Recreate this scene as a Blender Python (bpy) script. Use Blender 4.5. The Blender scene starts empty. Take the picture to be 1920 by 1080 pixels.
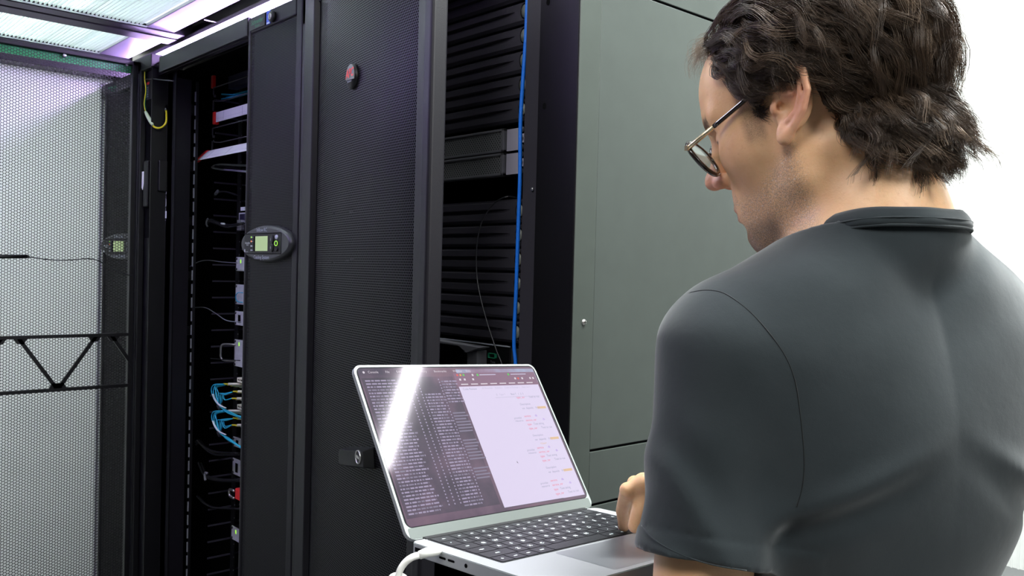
import bpy, bmesh, math, random
import numpy as np
from mathutils import Vector, Matrix

random.seed(7); rng = np.random.default_rng(7)
SC = bpy.context.scene
COL = SC.collection

# ------------------------------------------------------------------ camera
F_PX = 1628.7
CAM_H = 1.37
def nrm(v):
    v = np.array(v, float); return v / np.linalg.norm(v)
_lv = nrm((-505 - 960, 68, -F_PX)); _rv = nrm((2770 - 960, -15, -F_PX))
_ex = -_lv; _ey = nrm(_rv - _rv @ _ex * _ex); _ez = np.cross(_ex, _ey)
CAM_M = np.array([_ex, _ey, _ez])
CAM_C = np.array([0, 0, CAM_H])
cam_data = bpy.data.cameras.new('camera'); cam = bpy.data.objects.new('camera', cam_data)
COL.objects.link(cam)
cam_data.sensor_width = 36; cam_data.lens = F_PX / 1920 * 36; cam_data.clip_start = .02
cam.matrix_world = Matrix.Translation((0, 0, CAM_H)) @ Matrix([list(r) for r in CAM_M]).to_4x4()
SC.camera = cam

# ------------------------------------------------------------------ world, lights, exposure
w = bpy.data.worlds.new('world'); SC.world = w; w.use_nodes = True
w.node_tree.nodes['Background'].inputs[0].default_value = (.78, .86, .86, 1)
w.node_tree.nodes['Background'].inputs[1].default_value = .025
SC.view_settings.view_transform = 'Standard'; SC.view_settings.look = 'None'
SC.view_settings.exposure = 0.0; SC.view_settings.gamma = 1.0
SC.view_settings.use_curve_mapping = False
def area(name, loc, target, sx, sy, power, color):
    l = bpy.data.lights.new(name, 'AREA'); l.shape = 'RECTANGLE'; l.size = sx; l.size_y = sy
    l.energy = power; l.color = color
    o = bpy.data.objects.new(name, l); COL.objects.link(o); o.location = loc
    d = Vector(target) - Vector(loc); o.rotation_euler = d.to_track_quat('-Z', 'Y').to_euler()
    return o
area('room_ceiling_light', (-.28, 1.2, 2.85), (-.28, 1.2, 0), .8, .8, 160, (.96, 1, .98))
area('room_ceiling_light', (1.35, .45, 2.85), (-.3, .8, 1.2), .8, .8, 55, (.97, 1, .98))
area('room_ceiling_light', (-.35, -.75, 2.85), (-.45, .6, 1.4), .8, .8, 28, (1, .99, .97))
area('wall_washer_light', (-1.2, 3.7, 2.85), (-1.5, 4.6, 1.3), 4.5, .6, 120, (.97, 1, .97))
area('light_above_aisle_roof', (-2.9, .2, 2.75), (-2.9, .2, 2.0), 1.6, 1.6, 85, (.96, .98, 1))

area('light_behind_end_panel', (-4.5, .3, 1.7), (-3.5, .3, 1.2), 2.0, 1.6, 46, (.96, 1, .97))  # unseen lamp added to brighten the translucent end panel

# ------------------------------------------------------------------ helpers
def ray(x, y):
    return CAM_M @ np.array([x - 960, -(y - 540), -F_PX]) / F_PX
def atY(x, y, Y): r = ray(x, y); return CAM_C + r * (Y / r[1])
def atX(x, y, X): r = ray(x, y); return CAM_C + r * (X / r[0])
def atD(x, y, D): return CAM_C + ray(x, y) * D

def mat(name, color, rough=.5, metal=0., spec=.5, emit=None, estr=0., bump=0., bscale=200., coat=0., var=0., vscale=8., sss=0., alpha=None, trans=0.):
    m = bpy.data.materials.new(name); m.use_nodes = True
    nt = m.node_tree; b = nt.nodes['Principled BSDF']
    b.inputs['Base Color'].default_value = (*color, 1); b.inputs['Roughness'].default_value = rough
    b.inputs['Metallic'].default_value = metal; b.inputs['Specular IOR Level'].default_value = spec
    b.inputs['Coat Weight'].default_value = coat; b.inputs['Coat Roughness'].default_value = .05
    b.inputs['Transmission Weight'].default_value = trans
    if sss:
        b.inputs['Subsurface Weight'].default_value = sss; b.inputs['Subsurface Radius'].default_value = (1, .35, .2); b.inputs['Subsurface Scale'].default_value = .006
    if emit:
        b.inputs['Emission Color'].default_value = (*emit, 1); b.inputs['Emission Strength'].default_value = estr
    tc = nt.nodes.new('ShaderNodeTexCoord')
    if bump:
        n = nt.nodes.new('ShaderNodeTexNoise'); n.inputs['Scale'].default_value = bscale; n.inputs['Detail'].default_value = 4
        nt.links.new(tc.outputs['Object'], n.inputs['Vector'])
        bp = nt.nodes.new('ShaderNodeBump'); bp.inputs['Strength'].default_value = bump; bp.inputs['Distance'].default_value = .001
        nt.links.new(n.outputs['Fac'], bp.inputs['Height']); nt.links.new(bp.outputs[0], b.inputs['Normal'])
    if var:
        n = nt.nodes.new('ShaderNodeTexNoise'); n.inputs['Scale'].default_value = vscale; n.inputs['Detail'].default_value = 5
        nt.links.new(tc.outputs['Object'], n.inputs['Vector'])
        r = nt.nodes.new('ShaderNodeValToRGB'); r.color_ramp.elements[0].position = .3; r.color_ramp.elements[1].position = .7
        r.color_ramp.elements[0].color = (*[c * (1 - var) for c in color], 1); r.color_ramp.elements[1].color = (*[min(1, c * (1 + var)) for c in color], 1)
        nt.links.new(n.outputs['Fac'], r.inputs[0]); nt.links.new(r.outputs[0], b.inputs['Base Color'])
    return m

def perforated(name, color, rough, ax, pu, pv, r, aspect=1., metal=.0):
    """sheet metal with staggered punched holes; ax = the two object axes of the sheet"""
    m = mat(name, color, rough, metal, spec=.3); nt = m.node_tree; L = nt.links
    b = nt.nodes['Principled BSDF']; out = nt.nodes['Material Output']
    tc = [n for n in nt.nodes if n.type == 'TEX_COORD'][0]
    sp = nt.nodes.new('ShaderNodeSeparateXYZ'); L.new(tc.outputs['UV' if ax == 'UV' else 'Object'], sp.inputs[0])
    a = (0, 1) if ax == 'UV' else ax
    def mt(op, x, y=None, z=None):
        n = nt.nodes.new('ShaderNodeMath'); n.operation = op
        for i, v in enumerate((x, y, z)):
            if v is None: continue
            if isinstance(v, (int, float)): n.inputs[i].default_value = v
            else: L.new(v, n.inputs[i])
        return n.outputs[0]
    u = mt('DIVIDE', sp.outputs[a[0]], pu); v = mt('DIVIDE', sp.outputs[a[1]], pv)
    ds = []
    for off in (0., .5):
        fu = mt('MULTIPLY', mt('SUBTRACT', mt('FRACT', mt('ADD', u, off + 100)), .5), pu * aspect)
        fv = mt('MULTIPLY', mt('SUBTRACT', mt('FRACT', mt('ADD', v, off + 100)), .5), pv)
        ds.append(mt('SQRT', mt('ADD', mt('MULTIPLY', fu, fu), mt('MULTIPLY', fv, fv))))
    hole = mt('LESS_THAN', mt('MINIMUM', ds[0], ds[1]), r)
    tr = nt.nodes.new('ShaderNodeBsdfTransparent'); mx = nt.nodes.new('ShaderNodeMixShader')
    L.new(hole, mx.inputs[0]); L.new(b.outputs[0], mx.inputs[1]); L.new(tr.outputs[0], mx.inputs[2]); L.new(mx.outputs[0], out.inputs[0])
    return m

def srgb(r, g, b):
    return tuple(((c / 255 + .055) / 1.055) ** 2.4 if c > 10 else c / 255 / 12.92 for c in (r, g, b))

M = dict(
    black=mat('black_powder_coat', (.004, .004, .005), .40, spec=.35, bump=.3, bscale=900),
    frame=mat('rack_frame_paint', (.004, .004, .005), .40, spec=.35, bump=.25, bscale=900),
    satin=mat('satin_charcoal_paint', (.0075, .007, .0095), .40, spec=.26, bump=.25, bscale=900),
    side=mat('side_panel_paint', (.034, .041, .037), .38, bump=.06, bscale=1200, var=.05, vscale=30),
    sideframe=mat('side_frame_paint', (.032, .039, .034), .38, bump=.06, bscale=1200, var=.04, vscale=30),
    dark=mat('dark_interior', (.003, .003, .0035), .95, spec=.05),
    plastic=mat('black_plastic', (.004, .004, .005), .40, spec=.35, bump=.4, bscale=1500),
    louvre=mat('louvre_plastic', (.050, .047, .062), .45, spec=.3, bump=.5, bscale=1500),
    bezel=mat('dark_grey_bezel', (.034, .036, .038), .4),
    servbezel=mat('server_bezel', (.13, .13, .15), .4),
    ear=mat('server_ear_plate', (.42, .40, .50), .4),
    latchgrey=mat('latch_grey', (.20, .22, .20), .45),
    silver=mat('zinc_plated_steel', (.62, .62, .66), .28, .9),
    steel=mat('brushed_steel', (.55, .54, .52), .3, .9),
    white=mat('white_card', (.93, .91, .95), .5),
    lightgrey=mat('light_grey_faceplate', (.56, .56, .60), .45, var=.12, vscale=60),
    red=mat('red_plastic', (.75, .012, .012), .4),
    blue=mat('blue_cable_jacket', (.015, .22, 1.0), .35, bump=.8, bscale=300),
    cyan=mat('aqua_fibre_jacket', (.03, .50, .72), .4),
    beige=mat('beige_connector', (.78, .74, .60), .45),
    yellow=mat('yellow_boot', (.75, .62, .02), .45),
    green=mat('green_jacket', (.02, .30, .16), .45),
    clear=mat('clear_sleeve', (.62, .72, .50), .35),
    cable=mat('black_cable_jacket', (.012, .012, .016), .32),
    greycable=mat('grey_cable_jacket', (.24, .25, .28), .4),
    roofsheet=mat('roof_sheet_paint', (.36, .34, .42), .35, bump=.2, bscale=400),
    greenstripe=mat('green_stripe', (.01, .44, .10), .4),
    endwall=mat('end_panel_white', (.86, .87, .87), .5, var=.02),
    purplebox=mat('blue_sticker', (.06, .14, .80), .4),
    logogreen=mat('green_logo_print', (.02, .26, .10), .5),
    logored=mat('red_logo_print', (.92, .04, .04), .4),
    ink=mat('dark_ink', (.02, .02, .05), .6),
    print_=mat('grey_print', (.42, .45, .52), .6),
    whiteprint=mat('white_print', (.85, .88, .92), .5),
    ledg=mat('green_led', (.3, .9, .1), .4, emit=(.45, 1, .05), estr=.9),
    ledr=mat('amber_led', (.9, .3, .1), .4, emit=(1, .25, .08), estr=1.0),
    lcd=mat('lcd_backlight', (.35, .5, .2), .3, emit=(.42, .52, .24), estr=.36),
    lcdhex=mat('lcd_segment', (.05, .08, .03), .4, emit=(.62, .70, .30), estr=.40),
    tube=mat('led_tube_diffuser', (.9, .85, 1), .4, emit=(.64, .44, 1.0), estr=120),
    fill_tube=mat('violet_fill_diffuser', (.9, .85, 1), .4, emit=(.52, .36, 1.0), estr=40),  # glow of the added violet fill tube
    roomtube=mat('room_led_diffuser', (.9, .9, .9), .4, emit=(.97, .93, 1.0), estr=34),
    wallp=mat('room_wall_paint', (.86, .88, .86), .6),
    floor=mat('floor_vinyl', (.14, .145, .15), .35, var=.1, vscale=3),
    alu=mat('space_grey_aluminium', (.38, .39, .41), .42, .4, bump=.15, bscale=2500),
    alul=mat('polished_chamfer', (.26, .29, .28), .45, .3),
    key=mat('keycap_black', (.018, .018, .022), .33, bump=.2, bscale=3000),
    keywell=mat('keyboard_well', (.010, .010, .012), .5),
    legend=mat('key_legend', (.75, .85, .88), .4, emit=(.75, .9, .95), estr=.9),
    rubberwhite=mat('white_cable_rubber', (.88, .87, .82), .38),
    tie=mat('hook_and_loop_tie', (.03, .03, .04), .8),
)
M['apcmesh'] = perforated('fine_perforated_door_sheet', (.011, .011, .013), .40, 'UV', .0052, .0090, .0018)
M['coolmesh'] = perforated('perforated_cooling_door_sheet', (.012, .012, .014), .45, (0, 2), .0046, .0080, .00185)
M['servmesh'] = perforated('perforated_server_front', (.16, .165, .175), .4, (0, 2), .0070, .0078, .00165, 1.)

# ribbed translucent roof sheet
def polycarb():
    m = bpy.data.materials.new('fluted_polycarbonate'); m.use_nodes = True; nt = m.node_tree; L = nt.links
    b = nt.nodes['Principled BSDF']; out = nt.nodes['Material Output']
    b.inputs['Base Color'].default_value = (.84, .87, .88, 1); b.inputs['Roughness'].default_value = .25
    tl = nt.nodes.new('ShaderNodeBsdfTranslucent'); tl.inputs[0].default_value = (.88, .93, .91, 1)
    mx = nt.nodes.new('ShaderNodeMixShader')
    tc = nt.nodes.new('ShaderNodeTexCoord'); sp = nt.nodes.new('ShaderNodeSeparateXYZ'); L.new(tc.outputs['Object'], sp.inputs[0])
    n = nt.nodes.new('ShaderNodeTexNoise'); n.noise_dimensions = '2D'; n.inputs['Scale'].default_value = 3.
    mp = nt.nodes.new('ShaderNodeMapping'); mp.inputs['Scale'].default_value = (.10, 26, 1); L.new(tc.outputs['Object'], mp.inputs[0]); L.new(mp.outputs[0], n.inputs[0]); n.inputs['Detail'].default_value = 3
    r = nt.nodes.new('ShaderNodeMapRange'); r.inputs[1].default_value = .38; r.inputs[2].default_value = .62; r.inputs[3].default_value = .45; r.inputs[4].default_value = .9
    L.new(n.outputs[0], r.inputs[0]); L.new(r.outputs[0], mx.inputs[0])
    L.new(b.outputs[0], mx.inputs[1]); L.new(tl.outputs[0], mx.inputs[2]); L.new(mx.outputs[0], out.inputs[0])
    return m
M['poly'] = polycarb()

class MB:
    """collects shapes and links them as ONE mesh object"""
    def __init__(s): s.v = []; s.f = []; s.m = []; s.mats = []; s.cur = 0; s.smooth = []; s.sm = False
    def use(s, m, smooth=None):
        if m not in s.mats: s.mats.append(m)
        s.cur = s.mats.index(m)
        if smooth is not None: s.sm = smooth
        return s
    def add(s, vs, fs):
        o = len(s.v); s.v += [tuple(map(float, p)) for p in vs]
        for q in fs: s.f.append([o + i for i in q]); s.m.append(s.cur); s.smooth.append(s.sm)
        return s
    def box(s, x0, x1, y0, y1, z0, z1, T=None, ch=0.):
        if ch:
            c = ch; pts = []; P = []
            xs, ys, zs = (x0, x1), (y0, y1), (z0, z1)
            idx = {}
            for i in (0, 1):
                for j in (0, 1):
                    for k in (0, 1):
                        for a in range(3):
                            p = [xs[i], ys[j], zs[k]]
                            for d in range(3):
                                if d != a: p[d] += c * (1 if (i, j, k)[d] == 0 else -1)
                            idx[(i, j, k, a)] = len(P); P.append(p)
            F = []
            for a in range(3):
                b_, c_ = (a + 1) % 3, (a + 2) % 3
                for sgn in (0, 1):
                    q = []
                    for (u, v) in ((0, 0), (1, 0), (1, 1), (0, 1)):
                        t = [0, 0, 0]; t[a] = sgn; t[b_] = u; t[c_] = v; q.append(idx[(*t, a)])
                    F.append(q if sgn else q[::-1])
            for a in range(3):
                b_, c_ = (a + 1) % 3, (a + 2) % 3
                for u in (0, 1):
                    for v in (0, 1):
                        t0 = [0, 0, 0]; t1 = [0, 0, 0]; t0[b_] = t1[b_] = u; t0[c_] = t1[c_] = v; t1[a] = 1
                        q = [idx[(*t0, b_)], idx[(*t1, b_)], idx[(*t1, c_)], idx[(*t0, c_)]]
                        F.append(q if (u == v) == True else q[::-1])
            for i in (0, 1):
                for j in (0, 1):
                    for k in (0, 1):
                        q = [idx[(i, j, k, 0)], idx[(i, j, k, 1)], idx[(i, j, k, 2)]]
                        F.append(q if (i + j + k) % 2 else q[::-1])
        else:
            P = [(x, y, z) for x in (x0, x1) for y in (y0, y1) for z in (z0, z1)]
            F = [(0, 1, 3, 2), (4, 6, 7, 5), (0, 4, 5, 1), (2, 3, 7, 6), (0, 2, 6, 4), (1, 5, 7, 3)]
        if T: P = [T(*p) for p in P]
        return s.add(P, F)
    def tube(s, pts, r, n=8, caps=True):
        pts = [np.array(p, float) for p in pts]; R = r if hasattr(r, '__len__') else [r] * len(pts)
        t0 = nrm(pts[1] - pts[0]); up = np.array((0, 0, 1.)) if abs(t0[2]) < .9 else np.array((1., 0, 0))
        a = nrm(np.cross(t0, up)); vs = []; fs = []
        for i, p in enumerate(pts):
            t = nrm(pts[min(i + 1, len(pts) - 1)] - pts[max(i - 1, 0)])
            a = nrm(a - a @ t * t); b = np.cross(t, a)
            for k in range(n):
                w_ = 2 * math.pi * k / n; vs.append(p + R[i] * (math.cos(w_) * a + math.sin(w_) * b))
        for i in range(len(pts) - 1):
            for k in range(n):
                k2 = (k + 1) % n; fs.append((i * n + k, i * n + k2, (i + 1) * n + k2, (i + 1) * n + k))
        if caps: fs.append(tuple(range(n))[::-1]); fs.append(tuple((len(pts) - 1) * n + k for k in range(n)))
        o = s.sm; s.sm = True; s.add(vs, fs); s.sm = o; return s
    def disc(s, c, axis, rx, h, n=20, ry=None, up=(0, 0, 1), dome=0., ring=None):
        """short cylinder from c along axis (height h), elliptical"""
        axis = nrm(axis); c = np.array(c, float); ry = ry or rx
        a = nrm(np.cross(up, axis)); b = np.cross(axis, a)
        ringpt = lambda k, q, z: c + axis * z + a * rx * q * math.cos(2 * math.pi * k / n) + b * ry * q * math.sin(2 * math.pi * k / n)
        prof = [(1, 0), (1, h)] if not dome else [(1, 0), (1, h * .6), (.9, h + dome * .25), (.65, h + dome * .7), (.3, h + dome)]
        vs = []; fs = []
        for q, z in prof:
            for k in range(n): vs.append(ringpt(k, q, z))
        for i in range(len(prof) - 1):
            for k in range(n): fs.append((i * n + k, i * n + (k + 1) % n, (i + 1) * n + (k + 1) % n, (i + 1) * n + k))
        fs.append(tuple((len(prof) - 1) * n + k for k in range(n))); fs.append(tuple(range(n))[::-1])
        return s.add(vs, fs)
    def ringd(s, c, axis, r0, r1, h, n=28, sx=1., up=(0, 0, 1)):
        axis = nrm(axis); c = np.array(c, float); a = nrm(np.cross(up, axis)); b = np.cross(axis, a); vs = []; fs = []
        for (r, z) in ((r0, 0), (r1, 0), (r1, h), (r0, h)):
            for k in range(n):
                vs.append(c + axis * z + a * r * sx * math.cos(2 * math.pi * k / n) + b * r * math.sin(2 * math.pi * k / n))
        for i in range(4):
            for k in range(n): fs.append((i * n + k, i * n + (k + 1) % n, ((i + 1) % 4) * n + (k + 1) % n, ((i + 1) % 4) * n + k))
        return s.add(vs, fs)
    def prism(s, poly, T0, T1):
        """polygon extruded: T0, T1 map (u, v) to world"""
        n = len(poly); vs = [T0(*p) for p in poly] + [T1(*p) for p in poly]
        fs = [tuple(range(n))[::-1], tuple(range(n, 2 * n))] + [(k, (k + 1) % n, n + (k + 1) % n, n + k) for k in range(n)]
        return s.add(vs, fs)
    def text(s, txt, size, T, depth=0., align='CENTER', bold=False):
        """lettering; T maps (u, v) to world"""
        cu = bpy.data.curves.new('t', 'FONT'); cu.body = txt; cu.size = size; cu.align_x = align; cu.align_y = 'CENTER'
        cu.resolution_u = 2
        if bold: cu.offset = size * .03
        o = bpy.data.objects.new('t', cu); me = bpy.data.meshes.new_from_object(o)
        vs = [T(v.co.x, v.co.y) for v in me.vertices]; fs = [tuple(p.vertices) for p in me.polygons]
        bpy.data.objects.remove(o); bpy.data.curves.remove(cu); bpy.data.meshes.remove(me)
        if vs: s.add(vs, fs)
        return s
    def build(s, name, m=None, parent=None, base=None, bevel=0., uv=None):
        me = bpy.data.meshes.new(name)
        if parent is not None and base is None: base = parent.get('_b', (0, 0, 0))
        b = np.array(base if base is not None else (0, 0, 0), float)
        V = np.array(s.v, float) - b
        me.from_pydata(V.tolist(), [], s.f)
        if not s.mats and m: s.mats = [m]
        for x in s.mats: me.materials.append(x)
        me.polygons.foreach_set('material_index', s.m)
        me.polygons.foreach_set('use_smooth', s.smooth)
        if uv is not None:
            l = me.uv_layers.new(name='UVMap'); lv = np.zeros(len(me.loops), 'i'); me.loops.foreach_get('vertex_index', lv)
            l.data.foreach_set('uv', np.array(uv, 'f')[lv].ravel())
        me.update(); me.validate()
        o = bpy.data.objects.new(name, me); COL.objects.link(o)
        if parent is not None: o.parent = parent
        else: o.location = b
        o['_b'] = tuple(b)
        if bevel:
            md = o.modifiers.new('bevel', 'BEVEL'); md.width = bevel; md.segments = 2; md.limit_method = 'ANGLE'; md.angle_limit = .7
        return o

def empty(name, loc, label=None, cat=None, group=None):
    o = bpy.data.objects.new(name, None); COL.objects.link(o); o.location = loc; o['_b'] = tuple(map(float, loc)); o.empty_display_size = .05
    if label: tag(o, label, cat, group)
    return o
def tag(o, label=None, cat=None, group=None, kind=None):
    if label: o['label'] = label
    if cat: o['category'] = cat
    if group: o['group'] = group
    if kind: o['kind'] = kind
    return o
def struct(o): o['kind'] = 'structure'; return o
def copy_tree(o, parent=None):
    c = o.copy(); COL.objects.link(c); c.parent = parent
    for ch in list(o.children): copy_tree(ch, c)
    return c
def spline(P, n=8):
    """Catmull-Rom through P"""
    P = [np.array(p, float) for p in P]; Q = [2 * P[0] - P[1]] + P + [2 * P[-1] - P[-2]]; out = []
    for i in range(1, len(Q) - 2):
        for k in range(n):
            t = k / n; a, b, c, d = Q[i - 1:i + 3]
            out.append(.5 * (2 * b + (c - a) * t + (2 * a - 5 * b + 4 * c - d) * t * t + (3 * b - a - 3 * c + d) * t ** 3))
    out.append(P[-1]); return out

# ================================================================== THE SETTING
struct(MB().box(-6, 5, -4, 6, -.05, 0).build('floor', M['floor']))
# room wall behind the man: white ribbed cladding
b = MB(); b.box(-6, 5, 4.62, 4.7, 0, 3.0)
for k in range(170): b.box(-4.2 + k * .03, -4.2 + k * .03 + .008, 4.612, 4.62, .0, 3.0)
struct(b.build('wall_back', M['wallp']))
struct(MB().box(5, 5.05, -4, 4.7, 0, 3.0).build('wall_right', M['wallp']))
struct(MB().box(-6, 5, -4, 6, 3.0, 3.05).build('ceiling', M['wallp']))
# end wall of the aisle
b = MB(); b.use(M['endwall']).box(-3.446, -3.44, -1.2, 1.07, 0, 2.06)
b.box(-3.44, -3.437, 1.018, 1.030, 0, 2.03)
o = struct(b.build('wall_left'))
nt_ = M['endwall'].node_tree; b_ = nt_.nodes['Principled BSDF']; tl_ = nt_.nodes.new('ShaderNodeBsdfTranslucent'); tl_.inputs[0].default_value = (.85, .88, .86, 1); mx_ = nt_.nodes.new('ShaderNodeMixShader'); mx_.inputs[0].default_value = .5
nt_.links.new(b_.outputs[0], mx_.inputs[1]); nt_.links.new(tl_.outputs[0], mx_.inputs[2]); nt_.links.new(mx_.outputs[0], nt_.nodes['Material Output'].inputs[0])
TR = [0]
def trim(b, m=None, bev=.002):
    TR[0] += 1; return struct(b.build('trim_%d' % TR[0], m or M['satin'], bevel=bev))
ZC = 2.12
# cross beams of the aisle roof (run across the aisle)
trim(MB().box(-2.925, -2.865, -1.2, 1.13, ZC - .004, ZC + .05))
trim(MB().box(-3.01, -2.932, -1.2, 1.13, ZC - .006, ZC + .05))
trim(MB().box(-3.52, -3.36, -1.2, 1.10, 2.045, ZC + .05))
# painted sheets beside the slot
b = MB().use(M['roofsheet']); b.box(-2.865, -.99, .98, 1.07, ZC, ZC + .012); trim(b)
b = MB().use(M['roofsheet']); b.box(-3.36, -3.01, .985, 1.09, ZC, ZC + .012); trim(b)
# lid over the slot and the fascia that carries the light
trim(MB().use(M['dark']).box(-3.52, -.99, 1.04, 1.30, ZC + .06, ZC + .08))
b = MB(); b.box(-3.52, -.99, 1.155, 1.23, 2.06, ZC + .06); b.prism([(1.02, 1.972), (1.034, 1.972), (1.16, 2.066), (1.16, 2.088), (1.144, 2.088), (1.035, 2.018), (1.02, 2.018)], lambda u, v: (-3.52, u, v), lambda u, v: (-.99, u, v)); trim(b, M['black'])

# translucent roof panels
def roof_panel(x0, x1, y0, y1, label):
    n = int((y1 - y0) / .012); b = MB()
    r = empty('roof_panel', ((x0 + x1) / 2, (y0 + y1) / 2, ZC), label, 'roof panel', 'translucent roof panels of the aisle')
    b.use(M['poly']).box(x0, x1, y0, y1, ZC + .010, ZC + .013)
    for k in range(n):
        y = y0 + k * .012; b.box(x0, x1, y, y + .0012, ZC, ZC + .010)
    b.build('fluted_sheet', None, r)
    f = MB().use(M['poly']); f.box(x0, x0 + .012, y0, y1, ZC - .002, ZC + .0); f.build('edge_strip', None, r)
roof_panel(-2.862, -1.6, -.6, .98, 'large ribbed translucent roof panel nearest the camera above the aisle')
roof_panel(-3.355, -3.012, -.6, .985, 'narrow ribbed translucent roof panel just above the hexagon mesh door')

# room lights
def fixture(x0, x1, y, label):
    r = empty('linear_ceiling_light', ((x0 + x1) / 2, y, 2.95), label, 'ceiling light')
    MB().use(M['wallp']).box(x0, x1, y - .05, y + .05, 2.93, 3.0).build('housing', None, r)
    MB().use(M['roomtube']).box(x0 + .01, x1 - .01, y - .036, y + .036, 2.915, 2.93).build('diffuser', None, r)
fixture(-.9, .30, 2.28, 'long slim ceiling light over the room that mirrors in the laptop screen')

# LED strip over the rack doors
r = empty('led_strip_light', (-2.2, 1.13, 2.115), 'bright white-violet LED tube along the top of the racks', 'light')
MB().use(M['tube']).box(-3.44, -1.02, 1.112, 1.148, 2.088, 2.104).build('diffuser', None, r)
MB().use(M['black']).box(-3.46, -1.0, 1.108, 1.152, 2.104, 2.116).build('housing', None, r)
MB().use(M['steel']).box(-2.62, -2.616, 1.068, 1.112, 2.112, 2.115).build('mounting_clip', None, r)

r = empty('led_strip_light', (-2.2, .11, 2.10), 'violet LED tube under the aisle roof, away from the rack doors', 'light')  # added fill light, puts violet on the upper rack fronts
MB().use(M['fill_tube']).box(-3.40, -1.25, .09, .13, 2.078, 2.092).build('diffuser', None, r)
MB().use(M['black']).box(-3.42, -1.23, .085, .135, 2.092, 2.114).build('housing', None, r)

# ================================================================== RACKS
RT = 1.998
def rack_body(r, x0, x1, ydeep=2.15, left=True, right=True):
    b = MB().use(M['dark'])
    if left: b.box(x0, x0 + .004, 1.05, ydeep, .02, 1.985); b.box(x0, x0 + .004, 1.12, ydeep, 1.985, 2.04)
    if right: b.box(x1 - .020, x1 - .014, 1.12, ydeep, .05, 2.04)
    b.box(x0, x1 - .014, ydeep - .010, ydeep - .006, .02, 2.04)
    b.box(x0 + .004, x1 - .004, 1.02, ydeep - .004, .0, .03)
    b.build('inner_shell', None, r)
    b = MB().use(M['black']).box(x0, x1, 1.165, ydeep, 2.040, 2.052); b.build('top_cover', None, r, bevel=.002)

# ---- corner rack (door ajar)
X0, X1 = -1.872, -.966
corner = empty('server_rack', ((X0 + X1) / 2, 1.5, 0), 'black server rack at the row end with its perforated door ajar and green-grey side panels', 'server rack')
rack_body(corner, X0, X1)
b = MB().use(M['frame'])
b.box(X1 - .092, X1 - .002, 1.0, 1.03, 0, RT); b.box(X1 - .002, X1, 1.0, 1.03, 0, RT)
b.build('front_post', None, corner, bevel=.0015)
b = MB().use(M['frame']).box(X0, X0 + .06, 1.0, 1.06, 0, RT).box(X0, X1, 1.0, 1.04, RT - .06, RT).box(X0, X1, 1.0, 1.04, 0, .06)
b.build('front_frame', None, corner, bevel=.002)
b = MB().use(M['louvre']); b.box(-1.125, -1.060, 1.032, 1.05, .06, RT - .06)
b.box(-1.066, -1.060, 1.020, 1.04, .06, RT - .06)
b.use(M['bezel']).box(-1.0602, -1.0585, 1.022, 1.03, .06, RT - .06)
b.build('mounting_channel', None, corner)
# rivets and slots on the channel
for z in (1.731, 1.596, 1.99, 1.36, 1.20):
    MB().use(M['plastic'], True).disc((-1.078, 1.032, z), (0, -1, 0), .0075, .0025, 16, dome=.002).build('rivet', None, corner)
MB().use(M['silver'], True).disc(tuple(atY(999, 355, 1.031)), (0, -1, 0), .0032, .002, 12, dome=.0015).build('rivet', None, corner)
for (x, y) in ((1028, 4), (1021, 199)):
    p = atY(x, y, 1.0); MB().use(M['dark']).disc(tuple(p), (0, -1, 0), .004, .0006, 14, ry=.0055).build('hole', None, corner)
# rail with square holes behind the blue cable
b = MB().use(M['plastic']).box(-1.172, -1.125, 1.078, 1.082, .06, RT - .06); b.box(-1.127, -1.123, 1.05, 1.08, .06, RT - .06)
b.use(M['print_'])
for k in range(40):
    z = .2 + k * .04445; b.box(-1.1232, -1.1225, 1.052, 1.056, z, z + .0012)
b.build('mounting_rail', None, corner)
MB().use(M['plastic']).box(-1.715, -1.664, 1.078, 1.082, .06, RT - .06).build('mounting_rail', None, corner)
# side: post strip + three panels with seams
b = MB().use(M['sideframe']).box(X1 - .004, X1 + .0005, 1.001, 1.0495, 0, RT + .1)
b.build('side_post', None, corner, bevel=.0008)
for (z0, z1) in ((1.8475, RT + .1), (1.0805, 1.8435), (.9895, 1.0765), (.02, .9855)):
    z0_ = z0; MB().use(M['side']).box(X1 - .003, X1 - .0004, 1.0505, 2.145, z0, z1).build('side_panel', None, corner, bevel=.0012)
MB().use(M['dark']).box(X1 - .010, X1 - .0035, 1.03, 2.145, .0, RT + .1).build('side_backing', None, corner)
# side screw with cross slot
p = atX(1094, 604, X1); b = MB().use(M['steel'], True).disc(tuple(p), (1, 0, 0), .0048, .0018, 22, dome=.0022)
b.use(M['dark'], False).box(X1 + .0035, X1 + .0042, p[1] - .0004, p[1] + .0006, p[2] - .003, p[2] + .003).box(X1 + .0035, X1 + .0042, p[1] - .003, p[1] + .003, p[2] - .0005, p[2] + .0005)
b.build('panel_screw', None, corner)

# ---- the ajar perforated door
PH = math.radians(11.5); PIV = np.array([-1.822, 1.0, 0])
du = np.array([math.cos(PH), -math.sin(PH), 0]); dnn = np.array([-math.sin(PH), -math.cos(PH), 0])
def D(a, t, z): return PIV + du * a + dnn * t + np.array([0, 0, z])
DW = .713
door = MB().use(M['satin'])
def dbox(b, a0, a1, t0, t1, z0, z1, ch=0.): return b.box(a0, a1, t0, t1, z0, z1, T=D, ch=ch)
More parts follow.
